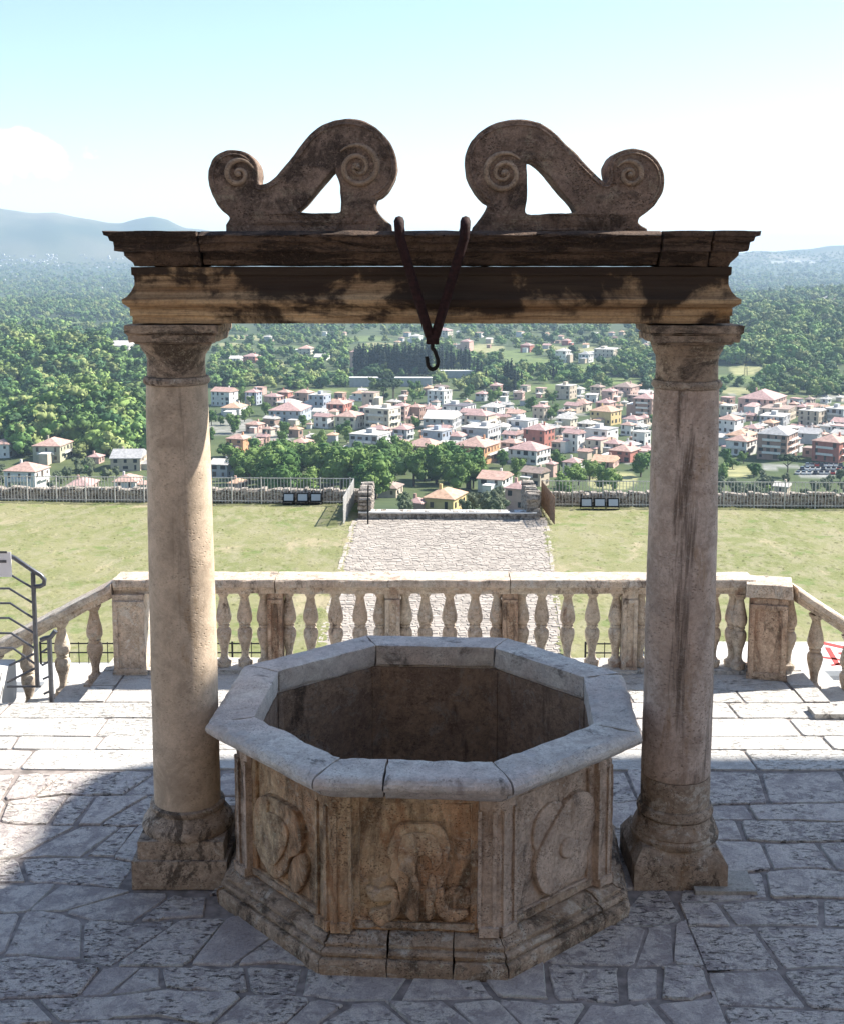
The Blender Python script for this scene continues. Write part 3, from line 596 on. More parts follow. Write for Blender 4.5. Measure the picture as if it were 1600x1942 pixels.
# ================================================================== BALUSTRADE
def baluster_mesh(h=.575, seed=0):
    p = [(.052, 0), (.056, .03), (.055, .045), (.04, .052), (.028, .075), (.027, .105), (.034, .15), (.048, .20), (.056, .24), (.055, .27), (.045, .292), (.036, .297), (.036, .303), (.043, .308), (.043, .318), (.036, .323), (.045, .33), (.056, .352), (.057, .382), (.05, .425), (.038, .475), (.03, .515), (.029, .53), (.038, .538), (.04, .548), (.05, .56), (.054, .575)]
    me = lathe_mesh('baluster', [(.01, 0)]+[(r, z*h/.575) for r, z in p]+[(.01, h)], 20, .0025, 9, .002, seed, .02, 50)
    me.materials.append(M['balus']); return me
BAL = [baluster_mesh(seed=s) for s in range(5)]
def rail_mesh(name, a, b, w=.27, h=.115, seed=0):
    """moulded stone handrail from point a to b (top line)"""
    a, b = Vector(a), Vector(b); d = b-a; L = d.length; hd = Vector((d.x, d.y, 0)).normalized(); sdv = Vector((-hd.y, hd.x, 0))
    prof = [(-.36, -h), (-.36, -h+.028), (-.42, -h+.034), (-.42, -h+.05), (-.5, -h+.058), (-.5, -.014), (-.46, 0), (.46, 0), (.5, -.014), (.5, -h+.058), (.42, -h+.05), (.36, -h)]
    m = len(prof); vs = []
    for q in (a, b):
        for x, z in prof: p = q+sdv*(x*w)+Vector((0, 0, z)); vs.append(tuple(p))
    me = MB().add(vs, [tuple(range(m-1, -1, -1)), tuple(range(m, 2*m))]+[(i, (i+1) % m, m+(i+1) % m, m+i) for i in range(m)]).mesh(name)
    return weather(me, .06, .003, 7, .002, seed, 40, .008)
def post(root, x, y, wdt, rz, mat, z0=0.0, h=.61, two=False, seed=0):
    po = link('post', weather(MB().box((0, 0, h/2), (wdt, wdt, h)).mesh('post'), .05, .003, 9, .002, seed, 40, .008), mat, root, (x, y, z0), (0, 0, rz))
    hw = wdt/2
    fr = [(-hw+.006, .02), (hw-.006, .02), (hw-.006, h-.05), (-hw+.006, h-.05)]; ins = .03 if wdt > .13 else .022
    fi = [(-hw+ins+.006, .02+ins), (hw-ins-.006, .02+ins), (hw-ins-.006, h-.05-ins), (-hw+ins+.006, h-.05-ins)]
    link('panel_frame', weather(curve_mesh('panel_frame', [fr, fi], .02, .004, 1), .05, .0015, 9), mat, po, (0, -hw-.004, 0))
    if two: link('panel_frame', curve_mesh('panel_frame', [fr, fi], .02, .004, 1), mat, po, (hw+.004, 0, 0), (0, 0, PI/2))
    link('post_foot', weather(MB().box((0, 0, .015), (wdt+.02, wdt+.02, .03)).mesh('post_foot'), .05, .002, 9), mat, po, (0, 0, .001))
    return po
XCL, XCR = X_at(258), X_at(1445, 1200, 2.98)
ba = empty('balustrade', (0, YB, 0), 'long level stone balustrade with small panelled posts across the terrace edge', 'balustrade')
rl, rr_ = X_at(222, 1100), X_at(1424, 1100)
cuts = [rl, X_at(525, 1100)+.0, X_at(965, 1100), rr_]
for i in range(3):
    a, b = cuts[i]+(.002 if i else 0), cuts[i+1]-.002
    link('handrail', rail_mesh('handrail', (a, 0, .722), (b, 0, .722), seed=i), M['balus'], ba)
posts = [525, 745, 965, 1190]
bxs = [380, 425, 465, 590, 637, 683, 806, 852, 900, 1026, 1075, 1122, 1258, 1305, 1352]
for p in posts: bxs += [p-23, p+23]
bxs += [1388]
for i, px in enumerate(bxs):
    link('baluster', BAL[i % 5], None, ba, (X_at(px), 0, .031), (0, 0, i*1.1))
for i, px in enumerate(posts):
    post(ba, X_at(px), -.03, .115, 0, M['balus_dark'] if i in (0, 2) else M['balus'], .001, seed=i)
post(ba, XCL-.02, -.02, .235, 0, M['balus'], .001, seed=7)
cp = post(ba, XCR+.03, -.10, .27, math.radians(-14), M['balus_dark'], .001, seed=8)
link('post_cap', weather(MB().box((0, 0, .662), (.335, .30, .10), taper=.97).mesh('post_cap'), .05, .003, 7, .002, 5, 40, .008), M['balus'], cp)
link('baluster', BAL[1], None, ba, (XCR+.20, -.06, .02)); link('baluster', BAL[2], None, ba, (XCR-.17, -.06, .031))
link('kerb', weather(MB().box((0, 0, .012), (XSR-XSL-.2, .25, .035)).mesh('kerb'), .1, .002, 9), M['slab'], ba, ((XSR+XSL)/2, .01, 0))
for sg, lab, pa, pb, bpx, nm in ((-1, 'stone stair balustrade sloping down to the left from the terrace corner', (219, 1099), (0, 1214), [(183, 1293), (122, 1318), (58, 1345), (0, 1372)], 0),
                             (1, 'stone stair balustrade sloping down to the right beyond the corner post', (1503, 1108), (1600, 1172), [(1541, 1312), (1603, 1345), (1665, 1375)], 1)):
    yb = YB-.02 if sg < 0 else YB-.10
    A = on_y(pa[0], pa[1], yb); B = on_y(pb[0], pb[1], yb); Bx = A+(B-A)*(1.6 if sg < 0 else 2.6)
    sb = empty('stair_balustrade', (float(A[0]), yb, 0), lab, 'balustrade')
    link('handrail', rail_mesh('handrail', (0, 0, float(A[2])), (float(Bx[0]-A[0]), 0, float(Bx[2])), seed=9+nm), M['balus'], sb)
    for i, (px, py) in enumerate(bpx):
        q = on_y(px, py, yb); zt = A[2]+(Bx[2]-A[2])*(q[0]-A[0])/(Bx[0]-A[0])-.105
        hh = float(zt-q[2]); link('baluster', BAL[(i+nm) % 5], None, sb, (float(q[0]-A[0]), 0, float(q[2])), (0, 0, i), (1.05, 1.05, hh/.575))
        link('baluster_foot', weather(MB().box((0, 0, -.06), (.15, .15, .12)).mesh('baluster_foot'), .06, .002, 9), M['balus'], sb, (float(q[0]-A[0]), 0, float(q[2])+.004))

# ================================================================== METAL HANDRAIL, LEFT
YH = 2.62
hr0 = on_y(68, 1300, YH)
hr = empty('handrail', tuple(float(x) for x in hr0), 'grey tubular metal handrail with white plaque at the head of the left steps', 'handrail')
def pl(pts, y=YH, z=0): return [tuple(np.array(on_y(u, v, y))-hr0) for u, v in pts]
link('post', MB().tube(pl([(63, 1086), (72, 1303)]), .0165, 10).mesh('post', 50), M['rail_metal'], hr)
link('top_rail', MB().tube(pl([(-40, 1052), (8, 1050), (28, 1058), (60, 1080), (78, 1091), (85, 1099), (84, 1108), (76, 1112), (66, 1112)]), .0165, 10).mesh('top_rail', 60), M['rail_metal'], hr)
for pts in ([(-40, 1090), (24, 1092), (66, 1117)], [(-40, 1116), (18, 1116), (67, 1146)], [(-40, 1144), (20, 1144), (68, 1175)], [(-40, 1172), (18, 1172), (69, 1203)], [(-40, 1200), (22, 1201), (70, 1232)], [(-40, 1229), (25, 1229), (71, 1262)], [(18, 1262), (70, 1238)], [(14, 1294), (70, 1266)], [(14, 1302), (78, 1302)]):
    link('bar', MB().tube(pl(pts), .0085, 8).mesh('bar', 60), M['rail_metal'], hr)
pq = pl([(-60, 1045), (26, 1092)])
link('plaque', MB().box(((pq[0][0]+pq[1][0])/2, -.03, (pq[0][2]+pq[1][2])/2), (abs(pq[1][0]-pq[0][0]), .006, abs(pq[0][2]-pq[1][2]))).mesh('plaque'), M['white'], hr)
pq = pl([(-60, 1060), (16, 1065)])
link('plaque_stripe', MB().box(((pq[0][0]+pq[1][0])/2, -.035, (pq[0][2]+pq[1][2])/2), (abs(pq[1][0]-pq[0][0]), .003, abs(pq[0][2]-pq[1][2]))).mesh('plaque_stripe'), M['rail_metal'], hr)
pq = pl([(-60, 1043), (17, 1047)])
link('plaque_stripe', MB().box(((pq[0][0]+pq[1][0])/2, -.035, (pq[0][2]+pq[1][2])/2), (abs(pq[1][0]-pq[0][0]), .003, abs(pq[0][2]-pq[1][2]))).mesh('plaque_stripe'), M['rail_metal'], hr)
YH2 = 2.45; hr0 = on_y(98, 1334, YH2)
h2 = empty('handrail', tuple(float(x) for x in hr0), 'short lower metal handrail of the left steps, in front of the first balusters', 'handrail')
link('post', MB().tube(pl([(94, 1208), (99, 1336)], YH2), .017, 10).mesh('post', 50), M['rail_metal'], h2)
link('top_rail', MB().tube(pl([(78, 1214), (84, 1211), (97, 1208), (106, 1196)], YH2), .017, 10).mesh('top_rail', 50), M['rail_metal'], h2)
for a, b in (((80, 1237), (95, 1227)), ((80, 1262), (95, 1254)), ((82, 1288), (96, 1282)), ((84, 1316), (97, 1310))):
    link('bar', MB().tube(pl([a, b], YH2), .008, 8).mesh('bar', 50), M['rail_metal'], h2)
rb = on_z(0, 1300, -.02)
tag(link('parapet_block', weather(MB().box((0, 0, 0), (1.1, .55, .30)).mesh('parapet_block'), .08, .003, 6, .002, 3, chip=.01), M['plaster'], None, (float(on_y(4, 1300, 2.5)[0])-.58, 2.62, -.02)),
    'low white masonry block at the left edge under the metal handrail', 'wall block')

# ================================================================== LOGGIA WHOSE ROOF SHADES THE WELL (right of the picture)
LH = 9.0; kx, ky = math.cos(SUN_AZ)/math.tan(SUN_EL), math.sin(SUN_AZ)/math.tan(SUN_EL)
lx0, ly1 = -1.82+kx*LH, 1.38+ky*LH                      # left and far eaves of the roof
lg = empty('loggia', (lx0, ly1, 0), 'tall open loggia with a deep flat roof standing right of the terrace', 'building')
def roof_poly():
    n = 26; pts = [(.0, -9)]+[(.02*rc0.uniform(-1, 1)-.03*(k % 2), -9+8.7*k/n) for k in range(1, n)]+[(.10, -.16), (.22, -.05)]
    pts += [(.25+6.1*k/18, .02*rc0.uniform(-1, 1)+.03*(k % 2)) for k in range(1, 18)]+[(6.6, 0), (6.6, -9)]
    return pts[::-1]
rc0 = random.Random(4)
link('roof', MB().prism(roof_poly(), LH, LH+.28).mesh('roof'), M['plaster'], lg)
for k in range(5): link('roof_beam', MB().box((3.3, -2.2-1.55*k, LH-.15), (6.2, .25, .3)).mesh('roof_beam'), M['plaster'], lg)
for px_, py_ in ((1.0, -4.2), (1.0, -8.5), (5.9, -4.2), (5.9, -8.5)):
    pr_ = link('pier', MB().box((0, 0, LH/2-.17), (.5, .5, LH-.28)).mesh('pier'), M['plaster'], lg, (px_, py_, 0))
    link('capital', MB().box((0, 0, LH-.41), (.68, .68, .2)).mesh('capital'), M['plaster'], pr_)

# ================================================================== PALACE FRONT BEHIND THE VIEWER
pf_ = empty('palace', (0, -11.5, 0), 'long plastered palace front behind the viewer, facing the well', 'building')
M['palace'] = plain('palace_plaster', (.34, .275, .215), .9, var=.15, vscale=1.2)
link('wall', MB().box((0, -2, 5.3), (34, 4, 10.9)).mesh('wall'), M['palace'], pf_)
link('cornice', MB().box((0, .2, 10.9), (34.6, .7, .5)).mesh('cornice'), M['palace'], pf_)
for k in range(9):
    for z in (2.2, 6.6):
        wn_ = link('window', MB().box((0, 0, 0), (1.2, .12, 2.2)).mesh('window'), M['glass'], pf_, (-14.4+3.6*k, .02, z))
        link('frame', MB().box((0, 0, -1.2), (1.6, .2, .18)).box((0, 0, 1.2), (1.6, .2, .18)).mesh('frame'), M['palace'], wn_, (0, .03, 0))

# ================================================================== LOWER TERRACE: PAVING, LAWN, PATH
ZL = -6.97
lp = link('lower_pavement', MB().prism([(-40, 3.4), (40, 3.4), (40, 24.4), (-40, 24.4)], -13, ZL-.02).mesh('lower_pavement'), M['plaster']); tag(lp, kind='structure')
def lawn_mat():
    t = NT('lawn'); n1 = t.noise(t.pos, .35, 5, .6, .5); n2 = t.noise(t.map(t.pos, (1, .5, 1)), 2.2, 6, .65, .3); n3 = t.noise(t.pos, 14, 6, .7)
    col = t.mix(t.ramp(n1, .38, .62), (.165, .18, .066), (.235, .225, .11))
    col = t.mix(t.ramp(n2, .42, .66, 0, .8), col, (.28, .255, .16))
    col = t.mix(t.ramp(t.noise(t.map(t.pos, (1, 1, 1), (4, 9, 0)), 1.1, 5, .6), .56, .68, 0, .75), col, (.12, .175, .045))
    col = t.mix(t.ramp(n3, .42, .7, 0, .4), col, (.125, .13, .055))
    bare = t.ramp(t.noise(t.map(t.pos, (.8, .45, 1), (3, 6, 0)), .55, 7, .68, .6), .57, .66, 0, .8); col = t.mix(bare, col, (.34, .285, .185))
    col = t.mix(t.ramp(t.noise(t.map(t.pos, (2.2, 5, 1)), 3.2, 8, .75, .6), .52, .62, 0, .5), col, (.30, .28, .15))
    t.color(col); t.rough(.95); t.bump(n3, .5, .04); return t.m
M['lawn'] = lawn_mat()
def grid(x0, x1, y0, y1, nx, ny, zf, skirt=None):
    vs = [(x0+(x1-x0)*i/nx, y0+(y1-y0)*j/ny, 0) for j in range(ny+1) for i in range(nx+1)]
    vs = [(x, y, zf(x, y)) for x, y, _ in vs]
    fs = [(j*(nx+1)+i, j*(nx+1)+i+1, (j+1)*(nx+1)+i+1, (j+1)*(nx+1)+i) for j in range(ny) for i in range(nx)]
    return MB().add(vs, fs)
PX0, PX1 = -2.72, 4.66
px1 = lambda y: 4.69-(41.7-y)*.066
lz = lambda x, y: ZL+.05*noise.noise(Vector((x*.3, y*.3, 0)))+.02*noise.noise(Vector((x*1.7, y*1.7, 3)))
lawn = link('lawn', None, None); tag(lawn, kind='structure')
for xa, xb, yb_ in ((-45, PX0+.1, 46.5), (PX1-.1, 45, 46.0), (PX0+.1, PX1-.1, 42.3)):
    link('earth', MB().prism([(xa, 24.4), (xb, 24.4), (xb, yb_), (xa, yb_)], -16, ZL-.11).mesh('earth'), M['mortar'], lawn)
link('turf', grid(-45, PX0, 24.2, 46.2, 110, 60, lz).mesh('turf', 60), M['lawn'], lawn)
tr_ = grid(0, 1, 24.2, 45.6, 110, 60, lambda x, y: 0); tr_.v = [(px1(y)+(45-px1(y))*x, y, lz(px1(y)+(45-px1(y))*x, y)) for x, y, z in tr_.v]
link('turf', tr_.mesh('turf', 60), M['lawn'], lawn)
# uneven turf: low clumps in one object
gm_ = MB(); rg = random.Random(5)
for _ in range(9000):
    y = rg.uniform(24.5, 45.2); x = rg.uniform(-20, 20.5)
    if rg.random() < .12: x = rg.choice((PX0-.12, px1(min(y, 42))+.12))+rg.uniform(-.12, .12)
    elif PX0-.2 < x < px1(y)+.2: continue
    r_ = rg.uniform(.06, .22); h_ = rg.uniform(.015, .05); a0 = rg.uniform(0, 6.28); z = lz(x, y)
    gm_.add([(x+math.cos(a0+k*1.257)*r_*rg.uniform(.6, 1.2), y+math.sin(a0+k*1.257)*r_*rg.uniform(.6, 1.2), z-.006) for k in range(5)]+[(x+rg.uniform(-.3, .3)*r_, y+rg.uniform(-.3, .3)*r_, z+h_)], [(k, (k+1) % 5, 5) for k in range(5)])
tag(link('grass', gm_.mesh('grass', 80), M['lawn']), 'short uneven yellow green turf of the lawn', 'grass', kind='stuff')
# cobbled path: stones in one object over a bed
path = link('path', MB().prism([(PX0-.12, 24.3), (px1(24.3)+.12, 24.3), (px1(42.1)+.12, 42.1), (PX0-.12, 42.1)], ZL-.2, ZL-.012).mesh('path'), plain('path_bed', (.33, .29, .25), .95, var=.3, vscale=5)); tag(path, kind='structure')
M['cobble'] = plain('cobble', (.37, .325, .28), .9, var=.2, vscale=3.1)
cb = MB(); rc = random.Random(9); y = 24.4
while y < 41.7:
    dy = rc.uniform(.13, .19); x = PX0+rc.uniform(0, .15)
    while x < px1(y)-.05:
        dx = rc.uniform(.16, .34); z = ZL+.004+rc.uniform(-.008, .010); g = .006
        p = [(x+g, y+g), (x+dx-g, y+g), (x+dx-g, y+dy-g), (x+g, y+dy-g)]
        p = [(a+rc.uniform(-.02, .02), b+rc.uniform(-.015, .015)) for a, b in p]
        q = [(x+dx/2+(a-x-dx/2)*.85, y+dy/2+(b-y-dy/2)*.85) for a, b in p]
        cb.add([(a, b, z-.03) for a, b in p]+[(a, b, z) for a, b in q], [(4, 5, 6, 7)]+[(k, (k+1) % 4, 4+(k+1) % 4, 4+k) for k in range(4)])
        x += dx
    y += dy
tag(link('cobbles', cb.mesh('cobbles'), M['cobble'], path), kind='stuff')
edm = MB().box((0, 0, 0), (.12, .95, .08)).mesh('edging')
for s_ in (0, 1):
    for k in range(17):
        link('edging', edm, M['cobble'], path, ((PX0-.06 if s_ == 0 else px1(24.9+k)+.06)+rc.uniform(-.03, .03), 24.9+k, ZL-.02), (0, 0, rc.uniform(-.04, .04)-(.066 if s_ else 0)))
# small iron fence along the foot of the lawn
def bar_fence(name, a, b, z0, h, step, mat, label, br=.008, post_every=12, rails=(.12, .95), group=None, pr=.022):
    a, b = np.array(a, float), np.array(b, float); L = np.linalg.norm(b-a); d = (b-a)/L
    rt_ = empty(name, (a[0], a[1], z0), label, 'fence', group)
    ang = math.atan2(d[1], d[0]); n = int(L/step)
    bme = MB().tube([(0, 0, .03), (0, 0, h*.99)], br, 5).mesh('bar'); bme.materials.append(mat)
    pme = MB().box((0, 0, h*.5), (pr*2, pr*2, h*1.02)).mesh('post'); pme.materials.append(mat)
    for i in range(n+1):
        q = d*i*step; is_post = i % post_every == 0
        link('post' if is_post else 'bar', pme if is_post else bme, None, rt_, (q[0], q[1], 0), (0, 0, ang))
    for rz in rails:
        link('rail', MB().box((L/2, 0, rz*h), (L, .022, .03)).mesh('rail'), mat, rt_, (0, 0, 0), (0, 0, ang))
    return rt_
bar_fence('iron_fence', (-9.6, 23.9), (-3.9, 23.9), ZL, .62, .24, M['iron'], 'low black iron fence at the foot of the lawn, left of the path', .012, 20, (.55, .93))
bar_fence('iron_fence', (4.0, 23.9), (6.4, 23.9), ZL, .62, .24, M['iron'], 'low black iron fence at the foot of the lawn, right of the path', .012, 5, (.55, .93))
# white platform with red marks beyond the right steps
Zp = -6.25; pA = on_z(1345, 1272, Zp); pB = on_z(1345, 1217, Zp)
pf = empty('white_platform', (float(pA[0]), float(pA[1]), ZL), 'white platform with faded red stripes beyond the right steps', 'platform')
dp = float(pB[1]-pA[1])
link('top', MB().box((3.2, dp/2, Zp-ZL-.06), (6.4, dp, .12)).mesh('top'), M['plaster'], pf)
link('side_wall', MB().box((3.2, dp/2+.06, (Zp-ZL-.12)/2-.02), (6.3, dp-.2, Zp-ZL-.12)).mesh('side_wall'), plain('grey_wall', (.42, .42, .43), .9, var=.15, vscale=6), pf)
for u0, v0, u1, v1, wd in ((1557, 1219, 1602, 1229, .20), (1555, 1246, 1596, 1252, .13), (1568, 1228, 1588, 1262, .12), (1590, 1240, 1630, 1236, .16), (1575, 1262, 1600, 1258, .10)):
    a = on_z(u0, v0, Zp); b = on_z(u1, v1, Zp); m_ = (a+b)/2; L = float(np.hypot(*(b-a)[:2]))
    link('red_stripe', MB().box((0, 0, 0), (L, wd, .008)).mesh('red_stripe'), M['red'], pf, (float(m_[0]-pA[0]), float(m_[1]-pA[1]), Zp-ZL+.004), (0, 0, math.atan2(b[1]-a[1], b[0]-a[0])))
q = on_z(1211, 1262, ZL)
sg_ = empty('sign_board', (float(q[0]), float(q[1]), ZL-.02), 'small blue and white folding board beside the right column', 'sign')
for s_, m_ in ((-1, 'blue'), (1, 'white')):
    link('leaf', MB().box((0, s_*.08, .2), (.2, .015, .42), rx=s_*.22).mesh('leaf'), M[m_], sg_)
wq = on_z(150, 1300, ZL)
tag(link('low_wall', weather(MB().prism([(-2.6, -.7), (1.6, -.7), (1.6, .5), (-2.6, .5)], 0, .5).mesh('low_wall'), .3, .01), M['plaster'], None, (float(wq[0])-.3, float(wq[1])-.4, ZL-.02)), 'low white wall below the left steps, in front of the lawn', 'wall')

# rubble walls with railings along the far edge of the lawn
def rubble_wall(name, a, b, z0, h, thick, label, seed=0, topvar=.06):
    a, b = np.array(a, float), np.array(b, float); L = float(np.linalg.norm(b-a)); d = (b-a)/L; ang = math.atan2(d[1], d[0])
    rw = empty(name, (a[0], a[1], z0), label, 'wall', None, ang)
    link('core', MB().box((L/2, 0, h*.42), (L, thick*.8, h*.8)).mesh('core'), M['rubble'], rw)
    rn = random.Random(seed); sb = MB(); z = 0.0
    while z < h:
        dz = rn.uniform(.10, .17); x = rn.uniform(0, .1)
        while x < L:
            dx = rn.uniform(.14, .36)
            sb.box((x+dx/2, rn.uniform(-.02, .02), min(z+dz/2, h)+rn.uniform(-topvar, topvar)*(1 if z+dz >= h else .1)), (dx-.02, thick*rn.uniform(.9, 1.06), dz-.016), rn.uniform(-.08, .08), rn.uniform(.75, .95), rn.uniform(-.08, .08), rn.uniform(-.1, .1)); x += dx
        z += dz
    tag(link('stones', sb.mesh('stones'), M['rubble'], rw), kind='stuff'); return rw
rubble_wall('rubble_wall', (-24, 46.0), (-2.55, 45.2), ZL, .50, .5, 'low rubble stone wall behind the railing, left of the path', 1)
rubble_wall('rubble_wall', (4.55, 44.7), (24, 44.1), ZL, .50, .5, 'low rubble stone wall behind the railing, right of the path', 2)
rubble_wall('rubble_wall', (-2.35, 44.9), (-2.35, 41.9), ZL, .95, .55, 'pale stone wall end where the path stops, left side', 3)
rubble_wall('rubble_wall', (4.25, 44.6), (4.25, 41.9), ZL, .95, .55, 'pale stone wall end where the path stops, right side', 4)
pw_ = rubble_wall('rubble_wall', (-2.6, 42.0), (4.5, 41.9), ZL, .22, .45, 'low stone parapet with white top closing the far end of the path', 5, .01)
link('coping', weather(MB().box((3.5, 0, .26), (7.0, .55, .06)).mesh('coping'), .3, .01, 2), M['plaster'], pw_)
bar_fence('railing', (-24.2, 45.55), (-2.95, 44.75), ZL, 1.12, .138, M['rail_white'], 'long pale metal railing above the rubble wall, left of the path', .013, 9, (.10, .97))
bar_fence('railing', (4.85, 44.25), (24.2, 43.65), ZL, 1.12, .138, M['rail_white'], 'long pale metal railing above the rubble wall, right of the path', .013, 9, (.10, .97))
bar_fence('railing', (-2.95, 44.72), (-3.12, 40.6), ZL, 1.1, .07, M['rail_white'], 'short pale railing running toward the viewer, left side of the path end', .016, 18, (.1, .55, .97))
bar_fence('railing', (4.82, 44.22), (4.98, 40.6), ZL, 1.1, .07, M['rail_rust'], 'short rust brown railing running toward the viewer, right side of the path end', .018, 18, (.1, .55, .97))
sp_ = on_z(698, 994, ZL)
tag(link('iron_post', MB().tube([(0, 0, 0), (0, 0, 1.0), (.02, 0, 1.55)], .03, 8).mesh('iron_post'), M['black'], None, (float(sp_[0]), float(sp_[1]), ZL-.03)), 'thin dark iron post standing at the left end of the path', 'post')
# floodlights
def floodlight(u, v, label):
    q = on_z(u, v+4, ZL); f0 = empty('floodlight', (float(q[0]), min(float(q[1]), 44.9 if u < 800 else 43.8)-.15, ZL-.02), label, 'floodlight', 'floodlights at the foot of the railing')
    link('housing', MB().box((0, .02, .30), (.47, .16, .38), rx=math.radians(-12)).mesh('housing'), M['black'], f0)
    link('glass', MB().box((0, -.066, .325), (.38, .02, .27), rx=math.radians(-12)).mesh('glass'), M['lamp_glass'], f0)
    for s_ in (-1, 1): link('bracket', MB().box((s_*.25, .02, .16), (.02, .06, .32)).mesh('bracket'), M['black'], f0)
    link('foot', MB().box((0, .02, .02), (.5, .14, .04)).mesh('foot'), M['black'], f0)
for px, v, l in ((551, 948, 'floodlight on the left lawn, leftmost of its three'), (577, 948, 'floodlight on the left lawn, middle of its three'), (602, 948, 'floodlight on the left lawn, nearest the path'),
                 (1107, 957, 'floodlight on the right lawn, nearest the path'), (1132, 957, 'floodlight on the right lawn, middle of its three'), (1157, 957, 'floodlight on the right lawn, nearest the right column')):
    floodlight(px, v, l)

# ================================================================== VALLEY TERRAIN
EYE = CAM[2]
R_K = [0, 46, 60, 300, 400, 480, 700, 1500, 2500, 3500, 4800, 5400]
D_K = [14, 14, 14, 62, 76, 83, 86, 90, 91, 78, 42, 28]
U_K = [-700, -200, 0, 60, 110, 160, 205, 235, 262, 290, 320, 352, 420, 700, 1000, 1400, 1450, 1520, 1600, 1800, 2400]
Y_K = [380, 392, 402, 408, 411, 417, 424, 428, 421, 414, 420, 434, 446, 465, 476, 482, 479, 474, 465, 455, 440]
MOUNDS = [(178, 640, 17, 21, 45), (50, 660, 5, 20, 50), (70, 980, 20, 50, 80), (200, 960, 10, 40, 80), (0, 1350, 16, 80, 160), (1500, 1450, 30, 120, 230), (1430, 1150, 10, 60, 120), (1600, 2300, 40, 260, 400), (60, 2400, 10, 260, 350)]
_VN = {}
def vnoise(x, y, s, seed):
    if seed not in _VN:
        r = np.random.RandomState(seed); _VN[seed] = [(r.uniform(0, 6.28), r.uniform(0, 6.28), r.uniform(.6, 1.6)) for _ in range(4)]
    out = 0
    for k, (a, b, p) in enumerate(_VN[seed]):
        q = 1.7**k
        out = out+np.sin((x*math.cos(a)+y*math.sin(a))/s*q*p+b+1.3*np.sin((x*math.sin(b)-y*math.cos(b))/s*q*.7))/q
    return out/2
def terr(x, y):
    x = np.asarray(x, float); y = np.asarray(y, float)
    dx, dy = x-CAM[0], y-CAM[1]; r = np.hypot(dx, dy)
    az = np.arctan2(dx, np.maximum(dy, 1e-6)); az = np.clip(az, -.6, .6); u = 800+FPX*np.tan(az)
    ytop = np.interp(u, U_K, Y_K)+1.2*np.sin(u/23.0)+.7*np.sin(u/11+1)
    d = np.interp(r, R_K, D_K); ridge = -(499-ytop)/FPX*7000.0
    t = np.clip((r-5400)/1600, 0, 1); t2 = t*t*(3-2*t)
    d = np.where(r > 5400, 28+(ridge-28)*t2, d)
    d = np.where(r > 7000, ridge+(r-7000)*.05, d)
    d = d + np.where(r > 5000, (vnoise(x, y, 420, 4)*20+vnoise(x, y, 130, 6)*6)*np.clip((r-5000)/900, 0, 1)*np.clip((7000-r)/700, 0, 1), 0)
    z = EYE-d
    for mu, mr, h, sl, sr in MOUNDS:
        lat = (u-mu)/FPX*r; z = z+h*np.exp(-.5*(lat/sl)**2-.5*((r-mr)/sr)**2)
    z = z+np.where(r > 900, vnoise(x, y, 140, 2)*np.clip((r-900)/1200, 0, 1)*5, 0)+np.where(r > 420, vnoise(x, y, 38, 3)*.5, 0)
    return z
def at_ground(u, v, r0=62.0):
    """first place where the line of sight through a photo pixel meets the valley"""
    d = wray(u, v); d = d/np.hypot(d[0], d[1]); rs = np.exp(np.linspace(math.log(r0), math.log(8000), 170))
    P = CAM[None]+d[None]*rs[:, None]; g = terr(P[:, 0], P[:, 1]); hit = np.where(P[:, 2] < g)[0]
    if len(hit) == 0: return None
    k = hit[0]
    if k > 0:
        e0, e1 = P[k-1, 2]-g[k-1], P[k, 2]-g[k]; r = rs[k-1]+(rs[k]-rs[k-1])*e0/(e0-e1)
    else: r = rs[0]
    q = CAM+d*r; q[2] = terr(q[0], q[1]); return q, r
az = np.concatenate([np.radians(np.arange(-180, -26, 6.0)), np.radians(np.arange(-26, 26.01, .16)), np.radians(np.arange(32, 180, 6.0))])
rad = np.exp(np.linspace(math.log(40), math.log(14000), 380))
A_, R_ = np.meshgrid(az, rad); TX = CAM[0]+R_*np.sin(A_); TY = CAM[1]+R_*np.cos(A_); TZ = terr(TX, TY)
na, nr = len(az), len(rad)
tv = np.stack([TX, TY, TZ], -1).reshape(-1, 3)
jj, ii = np.meshgrid(np.arange(nr-1), np.arange(na), indexing='ij'); i2 = (ii+1) % na
tf = np.stack([jj*na+ii, (jj+1)*na+ii, (jj+1)*na+i2, jj*na+i2], -1).reshape(-1, 4)[:, ::-1]
tm = bpy.data.meshes.new('valley')
tm.vertices.add(len(tv)); tm.vertices.foreach_set('co', tv.ravel()); tm.loops.add(tf.size); tm.loops.foreach_set('vertex_index', tf.ravel())
tm.polygons.add(len(tf)); tm.polygons.foreach_set('loop_start', np.arange(0, tf.size, 4)); tm.polygons.foreach_set('loop_total', np.full(len(tf), 4))
tm.update(); tm.polygons.foreach_set('use_smooth', [True]*len(tf))
dd = tv-CAM; zz = np.maximum(dd@FW, 1); PU = PPX+FPX*(dd@RT)/zz; PV = PPY-FPX*(dd@UP)/zz; RR = np.hypot(dd[:, 0], dd[:, 1])
n1 = vnoise(tv[:, 0], tv[:, 1], 60, 11); n2 = vnoise(tv[:, 0], tv[:, 1], 23, 12); n3 = vnoise(tv[:, 0], tv[:, 1], 260, 13)
base = np.array([.058, .086, .028])[None]*np.ones((len(tv), 1)); dry = np.array([.135, .15, .058]); wood = np.array([.038, .062, .022])
k = np.clip(n1*.6+.35, 0, 1)[:, None]; colr = base*(1-k)+dry*k*.75+base*k*.25
k = np.clip(n2*.7+.2, 0, 1)[:, None]; colr = colr*(1-k*.6)+wood*k*.6
